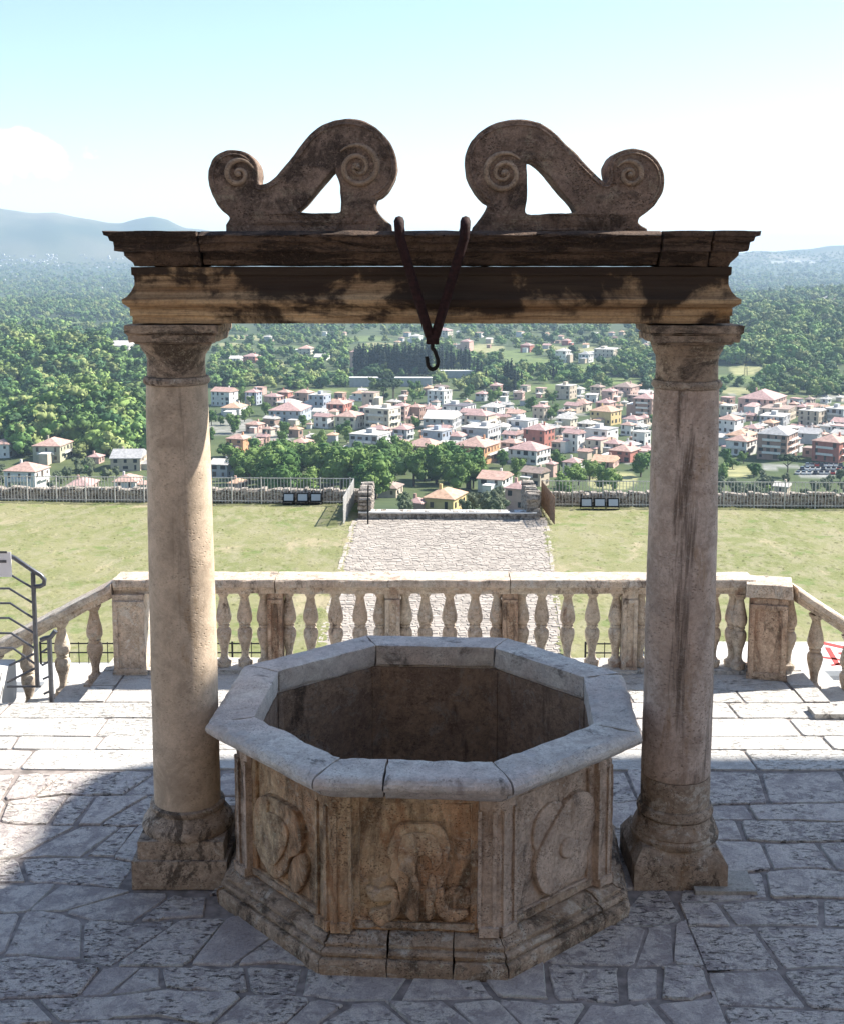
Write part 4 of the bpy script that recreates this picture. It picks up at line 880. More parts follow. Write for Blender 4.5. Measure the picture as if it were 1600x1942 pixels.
k = (np.clip((RR-1500)/1800, 0, 1)*np.clip(.85-n3*.3, 0, 1))[:, None]; colr = colr*(1-k)+np.array([.05, .075, .035])*k
k = (np.clip((RR-5300)/1000, 0, 1)*np.clip(.3+n3*.7+n1*.25, 0, 1))[:, None]; colr = colr*(1-k)+np.array([.26, .22, .15])*k
GRASS, HAY, BRIGHT, EARTH, ROAD = (.155, .20, .06), (.34, .32, .15), (.12, .235, .04), (.30, .25, .16), (.36, .35, .33)
_wf = ((PU < 300) & (PV > 598) & (PV < 868) | (PU > 1350) & (PV > 560) & (PV < 695)) & (dd@FW > 50); colr[_wf] = np.array([.03, .05, .018])
FIELDS = [(1080, 664, 60, 6, HAY), (700, 642, 55, 5, GRASS), (530, 702, 45, 6, GRASS), (1180, 722, 40, 6, GRASS), (440, 655, 30, 5, HAY), (1530, 655, 40, 5, GRASS), (1440, 620, 30, 4, HAY), (120, 610, 60, 4, GRASS), (60, 700, 40, 7, GRASS), (210, 620, 30, 4, HAY), (955, 672, 75, 9, GRASS), (1010, 688, 70, 10, GRASS), (985, 697, 60, 7, HAY), (1110, 700, 60, 8, GRASS), (920, 660, 40, 8, HAY), (252, 690, 26, 22, BRIGHT), (1415, 702, 34, 9, HAY), (1400, 718, 60, 7, GRASS), (1395, 741, 38, 8, HAY), (1500, 722, 60, 6, GRASS),
          (1400, 893, 44, 11, HAY), (1160, 912, 44, 17, HAY), (600, 712, 60, 6, GRASS), (520, 688, 30, 6, HAY), (620, 742, 50, 6, GRASS), (1560, 577, 50, 6, EARTH), (1500, 497, 60, 2, (.5, .48, .42)), (500, 805, 30, 8, GRASS), (640, 810, 30, 8, GRASS), (265, 862, 30, 8, HAY),
          (1555, 895, 60, 13, ROAD), (1470, 885, 50, 4, ROAD), (1440, 660, 1, 1, HAY), (230, 663, 40, 5, EARTH), (30, 735, 25, 8, HAY), (1050, 735, 60, 5, GRASS), (480, 640, 40, 5, HAY), (720, 655, 40, 5, HAY), (545, 660, 26, 4, GRASS)]
for fu, fv, ru, rv, fc in FIELDS:
    m_ = ((PU-fu)/ru)**2+((PV-fv)/rv)**2 < 1+.25*np.sin(PU/11)+.2*n2; m_ &= (dd@FW > 50)
    colr[m_] = np.array(fc)*(1+.15*n2[m_])[:, None]
town = (PV > 742) & (PV < 880) & (n2+n1*.4 > .45) & (dd@FW > 50) & ((PU > 390) & (PU < 1240) | (PU > 1350)); colr[town] = (.30, .285, .255)
ca = tm.color_attributes.new('Col', 'FLOAT_COLOR', 'POINT'); ca.data.foreach_set('color', np.concatenate([np.clip(colr, 0, 1), np.ones((len(tv), 1))], 1).astype(np.float32).ravel())
def valley_mat():
    t = NT('valley'); a = t.n.new('ShaderNodeAttribute'); a.attribute_name = 'Col'
    n = t.noise(t.pos, .12, 8, .7); n_b = t.noise(t.pos, .012, 6, .6)
    col = t.mix(t.ramp(n, .3, .7, 0, .6), a.outputs[0], (.035, .055, .02)); col = t.mix(t.ramp(n_b, .55, .75, 0, .35), col, (.16, .17, .07))
    t.color(col); t.rough(1); return t.m
vl = link('valley', tm, valley_mat()); tag(vl, kind='structure')

# ================================================================== HOUSES
WALL = {k: plain('wall_'+k, c, .9, var=.10, vscale=.6) for k, c in dict(cream=(.60, .53, .42), white=(.66, .64, .60), grey=(.42, .42, .42), beige=(.52, .43, .33), pink=(.55, .36, .30), orange=(.56, .30, .16), red=(.42, .17, .13), yellow=(.60, .46, .22), olive=(.40, .38, .27), blue_grey=(.36, .39, .44), brick=(.36, .24, .19)).items()}
ROOF = {k: plain('roof_'+k, c, .9, var=.22, vscale=.9) for k, c in dict(terracotta=(.48, .31, .25), rose=(.45, .29, .26), orange=(.53, .34, .23), brown=(.32, .24, .20), grey=(.36, .35, .34), pale=(.54, .50, .45), dark=(.13, .12, .13)).items()}
M['shutter'] = plain('shutter', (.10, .075, .055), .7)
WIN = MB().box((0, 0, 0), (1, .14, 1.45)).mesh('window'); WIN.materials.append(M['glass'])
WIN2 = MB().box((0, 0, 0), (1, .14, 1.45)).mesh('window'); WIN2.materials.append(M['shutter'])
SILL = MB().box((0, 0, 0), (1.25, .3, .12)).mesh('sill'); SILL.materials.append(WALL['white'])
in_f = lambda u, v: any(((u-a)/b1)**2+((v-b)/b2)**2 < 1 for a, b, b1, b2, fc in FIELDS if b1 > 5)
HOUSES = []; HLAB = []; rh = random.Random(21)
def house(u0, u1, vb, ve, wall, roof, label, rtype='hip', yaw=25, balc=False, cat='house', name='house', wins=True, group=None):
    g = at_ground((u0+u1)/2, vb)
    if g is None: return
    P, r = g; dep = float((P-CAM)@FW); mpp = dep/FPX
    Wm = (u1-u0)*mpp; H = max(2.6, (vb-ve)*mpp*1.02); th = math.radians(yaw+rh.uniform(-5, 5)); azm = math.atan2(P[0]-CAM[0], P[1]-CAM[1])
    wd = .68*Wm/math.cos(th); dp_ = min(.34*Wm/max(math.sin(th), .2), wd*1.35)
    rz = -th-azm; back = np.array([math.sin(azm), math.cos(azm)])*(dp_*.42)
    o = empty(name, (P[0]+back[0], P[1]+back[1], P[2]-.4), label, cat, group, rz)
    HOUSES.append((u0, u1, vb, ve-(vb-ve)*.25)); HLAB.append(((u0+u1)/2, vb, label))
    link('wall', MB().box((0, 0, H/2-.8), (wd, dp_, H+2.4)).mesh('wall'), WALL[wall], o)
    ov = .45; z0 = H+.4
    if rtype == 'flat':
        rfm = link('roof', MB().box((0, 0, z0+.16), (wd+.5, dp_+.5, .32)).mesh('roof'), ROOF[roof], o)
        if wd > 9: link('roof_room', MB().box((wd*rh.uniform(-.2, .2), 0, z0+1.2), (wd*.22, dp_*.3, 2.0)).mesh('roof_room'), WALL[wall], rfm)
    else:
        a, b_ = wd/2+ov, dp_/2+ov; hr_ = min(a, b_)*.42
        if rtype == 'hip':
            if a > b_: rid = [(-a+b_*.95, 0, z0+hr_), (a-b_*.95, 0, z0+hr_)]
            else: rid = [(0, -b_+a*.95, z0+hr_), (0, b_-a*.95, z0+hr_)]
        else: rid = [(-a, 0, z0+hr_), (a, 0, z0+hr_)]
        bs = [(-a, -b_, z0), (a, -b_, z0), (a, b_, z0), (-a, b_, z0)]; lo = [(x, y, z-.22) for x, y, z in bs]
        vs = bs+rid+lo
        if a > b_ or rtype != 'hip': fs = [(0, 1, 5, 4), (1, 2, 5), (2, 3, 4, 5), (3, 0, 4)]
        else: fs = [(0, 1, 4), (1, 2, 5, 4), (2, 3, 5), (3, 0, 4, 5)]
        fs += [(6, 7, 1, 0), (7, 8, 2, 1), (8, 9, 3, 2), (9, 6, 0, 3), (9, 8, 7, 6)]
        rfm = link('roof', MB().add(vs, fs).mesh('roof'), ROOF[roof], o)
        link('chimney', MB().box((wd*rh.choice((-.22, .2)), dp_*.1, z0+hr_*.9), (.7, .7, 1.8)).mesh('chimney'), WALL[wall], rfm)
    if Wm > 9 and rh.random() < .62:
        sx = rh.choice((-1, 1)); aw, ad, ah = wd*rh.uniform(.3, .5), dp_*rh.uniform(.5, .8), H*rh.uniform(.4, .72)
        px_, py_ = (sx*(wd/2+aw/2-.1), rh.uniform(-.1, .1)*dp_) if rh.random() < .5 else (rh.uniform(-.25, .25)*wd, -dp_/2-ad*.22); 
        an = link('annex', MB().box((0, 0, ah/2-.8), (aw, ad, ah+2.4)).mesh('annex'), WALL[wall if rh.random() < .6 else rh.choice(('white', 'cream', 'beige'))], o, (px_, py_, 0))
        if rh.random() < .5:
            a2, b2 = aw/2+.35, ad/2+.35; z2 = ah+.4
            link('roof', MB().add([(-a2, -b2, z2), (a2, -b2, z2), (a2, b2, z2), (-a2, b2, z2), (-a2*.3, 0, z2+min(a2, b2)*.4), (a2*.3, 0, z2+min(a2, b2)*.4)], [(0, 1, 5, 4), (1, 2, 5), (2, 3, 4, 5), (3, 0, 4), (3, 2, 1, 0)]).mesh('roof'), ROOF[roof], an)
        else: link('terrace', MB().box((0, 0, ah+.55), (aw+.2, ad+.2, .3)).mesh('terrace'), WALL['white'], an)
    if wins and Wm > 6:
        nf = max(1, round(H/3.15)); fh = H/nf
        for face, L in ((0, wd), (1, dp_)):
            n = max(2, int(L/3.1)) if L > 5 else 1
            for fl in range(nf):
                for k_ in range(n):
                    if rh.random() < .2: continue
                    t_ = (k_+.5)/n-.5; zc = .4+fl*fh+fh*.55
                    loc = (t_*L, -dp_/2-.03, zc) if face == 0 else (wd/2+.03, t_*L, zc)
                    wo = link('window', rh.choice((WIN, WIN2)), None, o, loc, (0, 0, 0 if face == 0 else PI/2), (rh.choice((.8, 1, 1.15, 1.5, 2.0)), 1, min(1, fh/2.6)*rh.choice((.8, 1, 1, 1.35))))
                if balc and fl > 0:
                    bl = link('balcony', MB().box((0, -.62, 0), (L*.62, 1.25, .16)).box((0, -1.2, .5), (L*.62, .08, .9)).mesh('balcony'), WALL['white'], o, (0, -dp_/2, .4+fl*fh) if face == 0 else (wd/2, 0, .4+fl*fh), (0, 0, 0 if face == 0 else PI/2))
    return o
H_ = [
 # left strip
 (-14, 34, 868, 842, 'white', 'terracotta', 'white house at the left edge above a dark red wall', 'hip', 25, 0),
 (66, 138, 876, 845, 'olive', 'terracotta', 'olive grey house with hip roof below the wooded mound, left edge', 'hip', 25, 1),
 (12, 94, 930, 893, 'white', 'terracotta', 'white house with stacked balconies right behind the railing, far left', 'hip', 28, 1),
 (168, 198, 879, 866, 'pink', 'rose', 'small rose roofed house between bushes, left of the left column', 'hip', 25, 0),
 (206, 286, 892, 868, 'beige', 'grey', 'long grey roofed house beside the left column', 'gable', 15, 0),
 (214, 274, 926, 914, 'white', 'terracotta', 'low white house with orange red roof behind the railing by the left column', 'hip', 15, 0),
 (126, 190, 934, 922, 'pink', 'rose', 'house showing mostly its long red roof over the left railing', 'hip', 15, 0),
 # centre left
 (402, 452, 770, 743, 'white', 'terracotta', 'white house with lit gable end just right of the left column capital', 'gable', 32, 0),
 (466, 497, 768, 744, 'blue_grey', 'rose', 'narrow blue grey house with rose roof, upper left of town', 'hip', 28, 0),
 (420, 471, 787, 773, 'white', 'orange', 'low house with wide orange roof below the upper left houses', 'hip', 20, 0),
 (501, 538, 770, 752, 'pink', 'rose', 'pinkish house with cream lit side, upper left of town', 'hip', 30, 0),
 (527, 556, 758, 744, 'red', 'terracotta', 'small red house with terracotta roof behind the pinkish house', 'hip', 25, 0),
 (560, 596, 770, 745, 'brick', 'terracotta', 'brick coloured house behind the tall plain white block', 'hip', 25, 0),
 (586, 628, 782, 750, 'blue_grey', 'pale', 'tall plain block with bluish front and bright white side', 'flat', 26, 0),
 (508, 595, 801, 778, 'blue_grey', 'rose', 'long bluish row building with a pink roof, left of centre', 'hip', 14, 0),
 (525, 573, 780, 764, 'yellow', 'pale', 'yellowish house behind the long bluish row building', 'hip', 28, 0),
 (620, 668, 788, 766, 'red', 'terracotta', 'rose red house right of the tall plain white block', 'hip', 25, 0),
 (596, 634, 812, 790, 'white', 'rose', 'bright white house at the right end of the long row building', 'gable', 35, 0),
 (636, 692, 814, 790, 'cream', 'terracotta', 'cream house with broken roof levels beside the big cream block', 'hip', 28, 0),
 (692, 760, 814, 776, 'cream', 'pale', 'big four storey cream apartment block in the middle of town', 'flat', 26, 1),
 (748, 778, 798, 770, 'pink', 'rose', 'narrow pink house behind the big cream apartment block', 'hip', 25, 0),
 (776, 806, 796, 772, 'brick', 'terracotta', 'brick toned house left of the grey vaulted hall', 'hip', 25, 0),
 (664, 742, 867, 825, 'grey', 'pale', 'light grey four storey block with flat roof, lower centre left', 'flat', 26, 1),
 (431, 477, 868, 832, 'orange', 'terracotta', 'tall plain orange house right of the left column', 'hip', 24, 0),
 (552, 593, 859, 839, 'beige', 'terracotta', 'beige house with hip roof between trees, left of the light grey block', 'hip', 26, 0),
 (467, 502, 820, 805, 'pink', 'terracotta', 'small pink house among gardens right of the left column', 'hip', 25, 0),
 (687, 720, 776, 746, 'beige', 'brown', 'bare beige building among dark umbrella pines', 'flat', 20, 0),
 (610, 664, 884, 874, 'cream', 'orange', 'low house with a broad orange roof in front of the light grey block', 'gable', 12, 0),
 (400, 447, 905, 880, 'grey', 'pale', 'grey shed with a white end wall hard by the left column', 'gable', 26, 0),
 (434, 469, 930, 921, 'pink', 'orange', 'small orange roof showing over the railing right of the left column', 'hip', 15, 0),
 (716, 766, 944, 925, 'beige', 'brown', 'beige brown roofed house just beyond the left wall end of the path', 'hip', 20, 0),
 (772, 812, 974, 953, 'brick', 'rose', 'reddish house with white awning at the end of the path', 'hip', 25, 0),
 # centre right
 (810, 856, 766, 742, 'white', 'pale', 'white three storey house on the rise below the cypresses', 'flat', 26, 0),
 (838, 901, 792, 770, 'white', 'dark', 'white modern house with dark roof and bands, right of the hook', 'flat', 24, 0),
 (798, 879, 814, 794, 'grey', 'pale', 'long low grey hall with pale roof in the middle of town', 'gable', 12, 0),
 (880, 939, 823, 788, 'beige', 'rose', 'apartment house with dark balconies and pink roof above the grey blocks', 'hip', 26, 1),
 (874, 948, 843, 812, 'grey', 'pale', 'wide grey apartment block behind the orange balconied block', 'flat', 26, 1),
 (800, 856, 848, 818, 'blue_grey', 'grey', 'grey block left of the wide grey apartment block', 'flat', 24, 0),
 (766, 848, 875, 846, 'orange', 'terracotta', 'orange house with terracotta roof left of the balconied orange block', 'hip', 26, 0),
 (858, 946, 880, 846, 'orange', 'terracotta', 'orange block with dark balconies and tiled roof in the centre', 'hip', 26, 1),
 (911, 956, 794, 772, 'white', 'pale', 'bright white house with pale roof right of the white modern house', 'hip', 30, 0),
 (960, 1019, 823, 798, 'white', 'grey', 'white flat roofed cluster behind the rose red block', 'flat', 26, 0),
 (1009, 1040, 797, 772, 'beige', 'rose', 'narrow tall beige house with pink hip roof, right of centre', 'hip', 28, 0),
 (992, 1050, 850, 815, 'red', 'rose', 'rose red four storey block, right of centre', 'hip', 24, 0),
 (1066, 1107, 858, 822, 'white', 'rose', 'tall white house with rose roof right of the rose red block', 'gable', 26, 0),
 (963, 1042, 880, 853, 'white', 'rose', 'white house with dark balconies and pink roof, lower centre right', 'hip', 24, 1),
 (1108, 1170, 846, 815, 'white', 'grey', 'large white block with grey roof left of the right column', 'flat', 26, 1),
 (1118, 1176, 806, 780, 'yellow', 'orange', 'yellow house with orange hip roof left of the right column', 'hip', 28, 0),
 (1052, 1092, 757, 732, 'beige', 'pale', 'square beige building on the far side of town', 'flat', 24, 0),
 (1088, 1121, 780, 765, 'cream', 'terracotta', 'small cream house with terracotta roof above the yellow house', 'hip', 25, 0),
 (1198, 1250, 793, 756, 'brick', 'rose', 'pinkish brown apartment block partly hidden by the right column', 'hip', 20, 1),
 (1154, 1213, 876, 855, 'red', 'terracotta', 'red house among round trees beside the right column', 'hip', 24, 0),
 (1066, 1107, 902, 876, 'white', 'rose', 'white house with rose roof above the right railing', 'hip', 25, 0),
 (1095, 1121, 872, 856, 'beige', 'terracotta', 'small gabled beige house behind the white rose roofed house', 'gable', 30, 0),
 (1118, 1176, 888, 875, 'pink', 'orange', 'low house with long orange roof above the dry field', 'gable', 14, 0),
 (904, 972, 934, 908, 'white', 'terracotta', 'white house with a dormer in its red roof beyond the path', 'gable', 16, 0),
 (957, 1010, 968, 926, 'pink', 'rose', 'plain pinkish tower house at the right end of the path', 'hip', 22, 0),
 (988, 1040, 922, 896, 'beige', 'brown', 'beige house with stepped brown gables beyond the right wall end', 'gable', 28, 0),
 (1034, 1055, 905, 880, 'pink', 'rose', 'tall narrow pink house behind the stepped gables', 'hip', 25, 0),
 (805, 884, 974, 944, 'yellow', 'orange', 'yellow house with orange roof at the end of the path', 'hip', 24, 0),
 (1198, 1232, 845, 820, 'white', 'pale', 'white house hard against the left side of the right column', 'flat', 28, 0),
 (1176, 1204, 826, 806, 'white', 'terracotta', 'small white house with terracotta roof, close left of the right column', 'hip', 28, 0),
 (1140, 1170, 762, 742, 'pink', 'rose', 'pink house far behind the yellow house', 'hip', 25, 0),
 (1162, 1210, 752, 734, 'pink', 'brown', 'long brownish house at the top right of town, left of the right column', 'hip', 18, 0),
 (1118, 1146, 750, 734, 'beige', 'brown', 'small beige house beside the square beige building', 'hip', 25, 0),
 # right strip
 (1396, 1492, 785, 757, 'pink', 'rose', 'long pink villa with red roof, uppermost right of the right column', 'hip', 16, 0),
 (1436, 1512, 798, 776, 'beige', 'brown', 'long beige building in front of the pink villa', 'flat', 14, 0),
 (1358, 1407, 823, 796, 'white', 'terracotta', 'white house with small dark windows touching the right column', 'hip', 24, 0),
 (1376, 1434, 846, 826, 'cream', 'orange', 'house with broad orange roof right of the right column', 'hip', 20, 0),
 (1376, 1432, 864, 836, 'white', 'terracotta', 'white house with balcony under a red roof right of the right column', 'hip', 24, 1),
 (1432, 1512, 872, 824, 'brick', 'grey', 'red sided five storey block with white balconies, right edge', 'hip', 20, 1),
 (1436, 1500, 808, 790, 'grey', 'pale', 'grey flat roofed hall above the red sided block', 'flat', 16, 0),
 (1514, 1568, 808, 780, 'beige', 'pale', 'beige apartment block at upper right', 'flat', 20, 0),
 (1564, 1612, 808, 776, 'grey', 'pale', 'grey apartment block at the right edge', 'flat', 20, 1),
 (1508, 1560, 842, 822, 'grey', 'grey', 'low grey roofed building behind the right trees', 'gable', 14, 0),
 (1540, 1612, 876, 838, 'red', 'terracotta', 'red house with white balconies by the car park', 'hip', 24, 1),
 (1464, 1500, 938, 922, 'beige', 'pale', 'small beige shed behind the right railing', 'gable', 12, 0),
 (1482, 1520, 832, 812, 'orange', 'pale', 'small orange sided house above the red sided block', 'flat', 24, 0),
 # far slopes
 (564, 598, 672, 661, 'cream', 'terracotta', 'lone cream house with terracotta roof on the wooded slope, left of the cypresses', 'hip', 15, 0),
 (434, 463, 690, 680, 'white', 'pale', 'long white shed on the far slope by the left column', 'gable', 10, 0),
 (462, 496, 688, 676, 'red', 'rose', 'red roofed farmhouse on the far slope right of the white shed', 'hip', 25, 0),
 (594, 628, 683, 677, 'white', 'pale', 'low white house below the lone cream house', 'gable', 10, 0),
 (664, 682, 706, 668, 'pink', 'rose', 'tall pink villa at the left end of the cypress row', 'hip', 24, 0),
 (986, 1012, 668, 655, 'red', 'rose', 'small red house on the far slope right of the hook', 'hip', 25, 0),
 (1052, 1081, 688, 666, 'white', 'pale', 'pale house on the far meadow, middle right', 'hip', 25, 0),
 (1096, 1124, 688, 672, 'white', 'grey', 'pale house right of the other far meadow house', 'hip', 25, 0),
 (1124, 1178, 677, 663, 'cream', 'pale', 'long pale building above the far meadow', 'flat', 12, 0),
 (872, 897, 666, 648, 'pink', 'rose', 'tall pinkish house above the right group of cypresses', 'hip', 22, 0),
 (828, 858, 640, 627, 'cream', 'rose', 'house on the far slope just under the beam, right of the hook', 'hip', 25, 0),
 (778, 802, 650, 638, 'white', 'pale', 'small white house on the far slope left of the hook', 'hip', 25, 0),
 (1064, 1082, 655, 646, 'red', 'rose', 'tiny red house high on the far slope', 'hip', 25, 0),
 (206, 258, 662, 655, 'white', 'pale', 'long white shed above the bright green field, left', 'gable', 8, 0)]
for t_ in H_:
    house(*t_[:7], rtype=t_[7], yaw=t_[8], balc=bool(t_[9]), wins=(t_[1]-t_[0]) > 26)
# apartment blocks that pack the town
rs_ = random.Random(31)
for (u0, u1, v0, v1, n, lab) in ((690, 1235, 782, 874, 150, 'in town centre'), (1372, 1600, 786, 862, 50, 'at right edge'), (500, 690, 770, 800, 14, 'left of town centre')):
    for _ in range(n):
        u = rs_.uniform(u0, u1); v = rs_.uniform(v0, v1); wpx = rs_.uniform(24, 42)
        if any(min(b, u+wpx/2)-max(a, u-wpx/2) > .45*min(wpx, b-a) and -11 < v-vb < 9 for a, b, vb, ve in HOUSES): continue
        if in_f(u, v): continue
        cw, cr, ct = rs_.choice(('white', 'cream', 'cream', 'pink', 'beige', 'white', 'grey')), rs_.choice(('terracotta', 'rose', 'pale', 'rose')), rs_.choice(('hip', 'hip', 'flat', 'gable'))
        part_ = ('far left', 'left', 'middle', 'right', 'far right')[min(4, int(5*(u-u0)/(u1-u0)))]; tier = ('upper', 'middle', 'lower')[min(2, int(3*(v-v0)/(v1-v0)))]
        lb_ = 'mid sized %s block with %s %s roof %s, %s row, %s' % (cw, cr, ct, lab, tier, part_)
        house(u-wpx/2, u+wpx/2, v, v-wpx*rs_.uniform(.42, .62), cw, cr, lb_, ct, rs_.uniform(18, 32), balc=rs_.random() < .45, name='apartment_block', cat='building', group=lb_)
# small far houses scattered on the slopes
for (u0, u1, v0, v1, n, lab, grp) in ((860, 1230, 634, 665, 26, 'tiny pale house on the slope right of the hook', 'far slope houses right'), (440, 800, 632, 655, 8, 'tiny pale house on the slope left of the hook', 'far slope houses left'),
                                (0, 100, 578, 600, 14, 'tiny pale house in the hamlet at left edge', 'far hamlet left'), (1390, 1600, 560, 640, 9, 'tiny pale house in woods at right edge', 'far houses right'), (1365, 1420, 770, 800, 4, 'small pale house touching the right column', 'houses by the right column'), (900, 1230, 738, 866, 120, 'small pale house right of town centre', 'town infill houses right'), (480, 900, 748, 866, 90, 'small pale house left of town centre', 'town infill houses left'), (1365, 1600, 760, 868, 90, 'small pale house at the right edge', 'town infill houses right edge')):
    for _ in range(n):
        u = rs_.uniform(u0, u1); v = rs_.uniform(v0, v1)
        wpx = rs_.uniform(9, 17)*(1 if v > 600 else .7)*(rs_.uniform(1.15, 1.9) if v > 735 else 1)
        if any(a-wpx*.25 < u < b+wpx*.25 and abs(v-vb) < 5.5 for a, b, vb, ve in HOUSES): continue
        cw, cr, ct = rs_.choice(('white', 'cream', 'pink', 'beige', 'grey', 'brick')), rs_.choice(('terracotta', 'rose', 'pale', 'orange', 'brown')), rs_.choice(('hip', 'gable', 'hip', 'flat'))
        part_ = ('left', 'middle', 'right')[min(2, int(3*(u-u0)/(u1-u0)))]; tier = ('upper', 'lower')[int(v > (v0+v1)/2)]
        lb_ = lab.replace('pale', cw) .replace(' house', ' house with %s %s roof' % (cr, ct))+', '+tier+' '+part_
        house(u-wpx/2, u+wpx/2, v, v-wpx*rs_.uniform(.4, .62), cw, cr, lb_, ct, rs_.uniform(14, 34), wins=v > 735, group=grp+' '+cw+' '+cr+' '+ct+' '+tier+' '+part_)
# cemetery walls under the cypresses
for u0, u1, vb, vt, lab in ((663, 818, 733, 716, 'long pale retaining wall under the main cypress row'), (834, 896, 717, 703, 'shorter pale retaining wall under the right cypress group')):
    P, r = at_ground((u0+u1)/2, vb); mpp = float((P-CAM)@FW)/FPX; L = (u1-u0)*mpp; hh = (vb-vt)*mpp
    o = empty('retaining_wall', (P[0], P[1], P[2]-.5), lab, 'wall', None, math.radians(-2))
    link('wall', MB().box((0, 3, hh/2-1), (L, 6, hh+2)).mesh('wall'), WALL['grey'], o)
    link('coping', MB().box((0, 3, hh+.25), (L+.8, 7, .5)).mesh('coping'), WALL['white'], o)
    for k_ in range(int(L/7)): link('buttress', MB().box((0, 0, 0), (1.1, .8, hh)).mesh('buttress') if k_ == 0 else bpy.data.meshes['buttress'], WALL['grey'], o, (-L/2+3.5+7*k_, -.3, hh/2))
    HOUSES.append((u0, u1, vb, vt))
# pylon on the right meadow
P, r = at_ground(1413, 712); o = empty('pylon', (P[0], P[1], P[2]-.2), 'thin lattice pylon on the meadow right of the right column', 'pylon')
for sx, sy in ((-1, -1), (1, -1), (1, 1), (-1, 1)): link('leg', MB().tube([(sx*1.1, sy*1.1, 0), (sx*.2, sy*.2, 14)], .12, 5).mesh('leg'), M['iron'], o)
for z_ in (10.5, 12.5): link('arm', MB().box((0, 0, z_), (4.5, .2, .2)).mesh('arm'), M['iron'], o)
# car park
CAR_B = MB(); CAR_B.add([(x, y, z) for z, f in ((.25, 1), (.75, 1), (.85, .97)) for x, y in ((-2.1*f, -.85), (2.1*f, -.85), (2.1*f, .85), (-2.1*f, .85))], [(3, 2, 1, 0), (8, 9, 10, 11)]+[(k_*4+i, k_*4+(i+1) % 4, k_*4+4+(i+1) % 4, k_*4+4+i) for k_ in (0, 1) for i in range(4)])
CAR_C = MB().add([(-1.5, -.8, .86), (1.2, -.8, .86), (1.2, .8, .86), (-1.5, .8, .86), (-1.0, -.65, 1.42), (.55, -.65, 1.42), (.55, .65, 1.42), (-1.0, .65, 1.42)], [(4, 5, 6, 7), (0, 1, 5, 4), (1, 2, 6, 5), (2, 3, 7, 6), (3, 0, 4, 7)])
CW = MB().lathe([(.02, -.1), (.32, -.1), (.32, .1), (.02, .1)], 10).mesh('wheel'); CW.transform(Matrix.Rotation(PI/2, 4, 'X')); CW.materials.append(M['black'])
cab = CAR_C.mesh('cabin'); cab.materials.append(M['glass'])
cps = [('white', plain('car_white', (.7, .7, .7), .3)), ('silver', plain('car_silver', (.45, .46, .48), .3, .4)), ('dark', plain('car_dark', (.05, .055, .07), .3)), ('red', plain('car_red', (.4, .05, .04), .3))]
bodies = {}
for nm, m_ in cps: bodies[nm] = CAR_B.mesh('body'); bodies[nm].materials.append(m_)
kk = 0
for v, us in ((884, range(1530, 1602, 9)), (891, range(1520, 1602, 10)), (899, range(1512, 1602, 11))):
    for u in us:
        g = at_ground(u, v)
        if g is None: continue
        P, r = g; nm = ('white', 'silver', 'white', 'dark', 'silver', 'white', 'red', 'dark')[(kk*5+v) % 8]; kk += 1
        o = empty('parked_car', (P[0], P[1], P[2]-.02), nm+' car parked in the '+{884: 'back', 891: 'middle', 899: 'front'}[v]+' row of the car park at the right edge', 'car', nm+' cars, row at '+{884: 'back', 891: 'middle', 899: 'front'}[v], math.radians(70+rs_.uniform(-6, 6)))
        link('body', bodies[nm], None, o); link('cabin', cab, None, o)
        for wx in (-1.3, 1.3):
            for wy in (-.8, .8): link('wheel', CW, None, o, (wx, wy, .32))

# ================================================================== TREES
def rot_to(d):
    return Vector(d).to_track_quat('Z', 'Y').to_matrix()
def leaf_cloud(blobs, n, size, rs, core=True, flat=1.0):
    """small leaf-clump quads over a set of blobs (cx,cy,cz,r) + dark inner cores; returns verts, faces"""
    vs = []; fs = []; wts = np.array([b[3]**2 for b in blobs]); wts = wts/wts.sum()
    for i in rs.choice(len(blobs), n, p=wts):
        cx, cy, cz, r = blobs[i]; d = rs.normal(size=3); d /= np.linalg.norm(d)
        if d[2] < -.45: d[2] *= -.6
        p = np.array([cx, cy, cz])+d*r*rs.uniform(.86, 1.12)*np.array([1, 1, flat])
        nn = d+rs.normal(size=3)*.45; nn /= np.linalg.norm(nn); a = np.cross(nn, [.3, .5, .8]); a /= np.linalg.norm(a); b = np.cross(nn, a)
        s1, s2 = size*rs.uniform(.5, 1.3), size*rs.uniform(.5, 1.3); o = len(vs)
        vs += [tuple(p+a*s1), tuple(p+b*s2), tuple(p-a*s1*rs.uniform(.6, 1)), tuple(p-b*s2*rs.uniform(.6, 1))]; fs.append((o, o+1, o+2, o+3))
    if core:
        for cx, cy, cz, r in blobs:
            o = len(vs); m_ = 6
            for k_, (zz_, rr_2) in enumerate(((-.8, .5), (-.25, .92), (.35, .85), (.8, .45))):
                for j in range(m_): a = 2*PI*(j+.5*(k_ % 2))/m_; vs.append((cx+math.cos(a)*rr_2*r*.85, cy+math.sin(a)*rr_2*r*.85, cz+zz_*r*.85*flat))
            for k_ in range(3):
                for j in range(m_): fs.append((o+k_*m_+j, o+k_*m_+(j+1) % m_, o+(k_+1)*m_+(j+1) % m_, o+(k_+1)*m_+j))
            fs.append(tuple(o+3*m_+j for j in range(m_)))
    return vs, fs
def broad_blobs(rs, n=9):
    bl = [(0, 0, .55, .29)]
    for k_ in range(n):
        a = rs.uniform(0, 2*PI); q = rs.uniform(.1, .30); z = rs.uniform(.26, .84); rr_3 = rs.uniform(.11, .21); q *= 1.12-.6*abs(z-.48)
        bl.append((math.cos(a)*q, math.sin(a)*q, z, rr_3))
    return bl
def cyp_blobs(rs):
    return [(rs.uniform(-.012, .012), rs.uniform(-.012, .012), z, r) for z, r in ((.12, .085), (.24, .10), (.36, .105), (.48, .10), (.6, .09), (.71, .075), (.81, .058), (.9, .04), (.97, .022))]
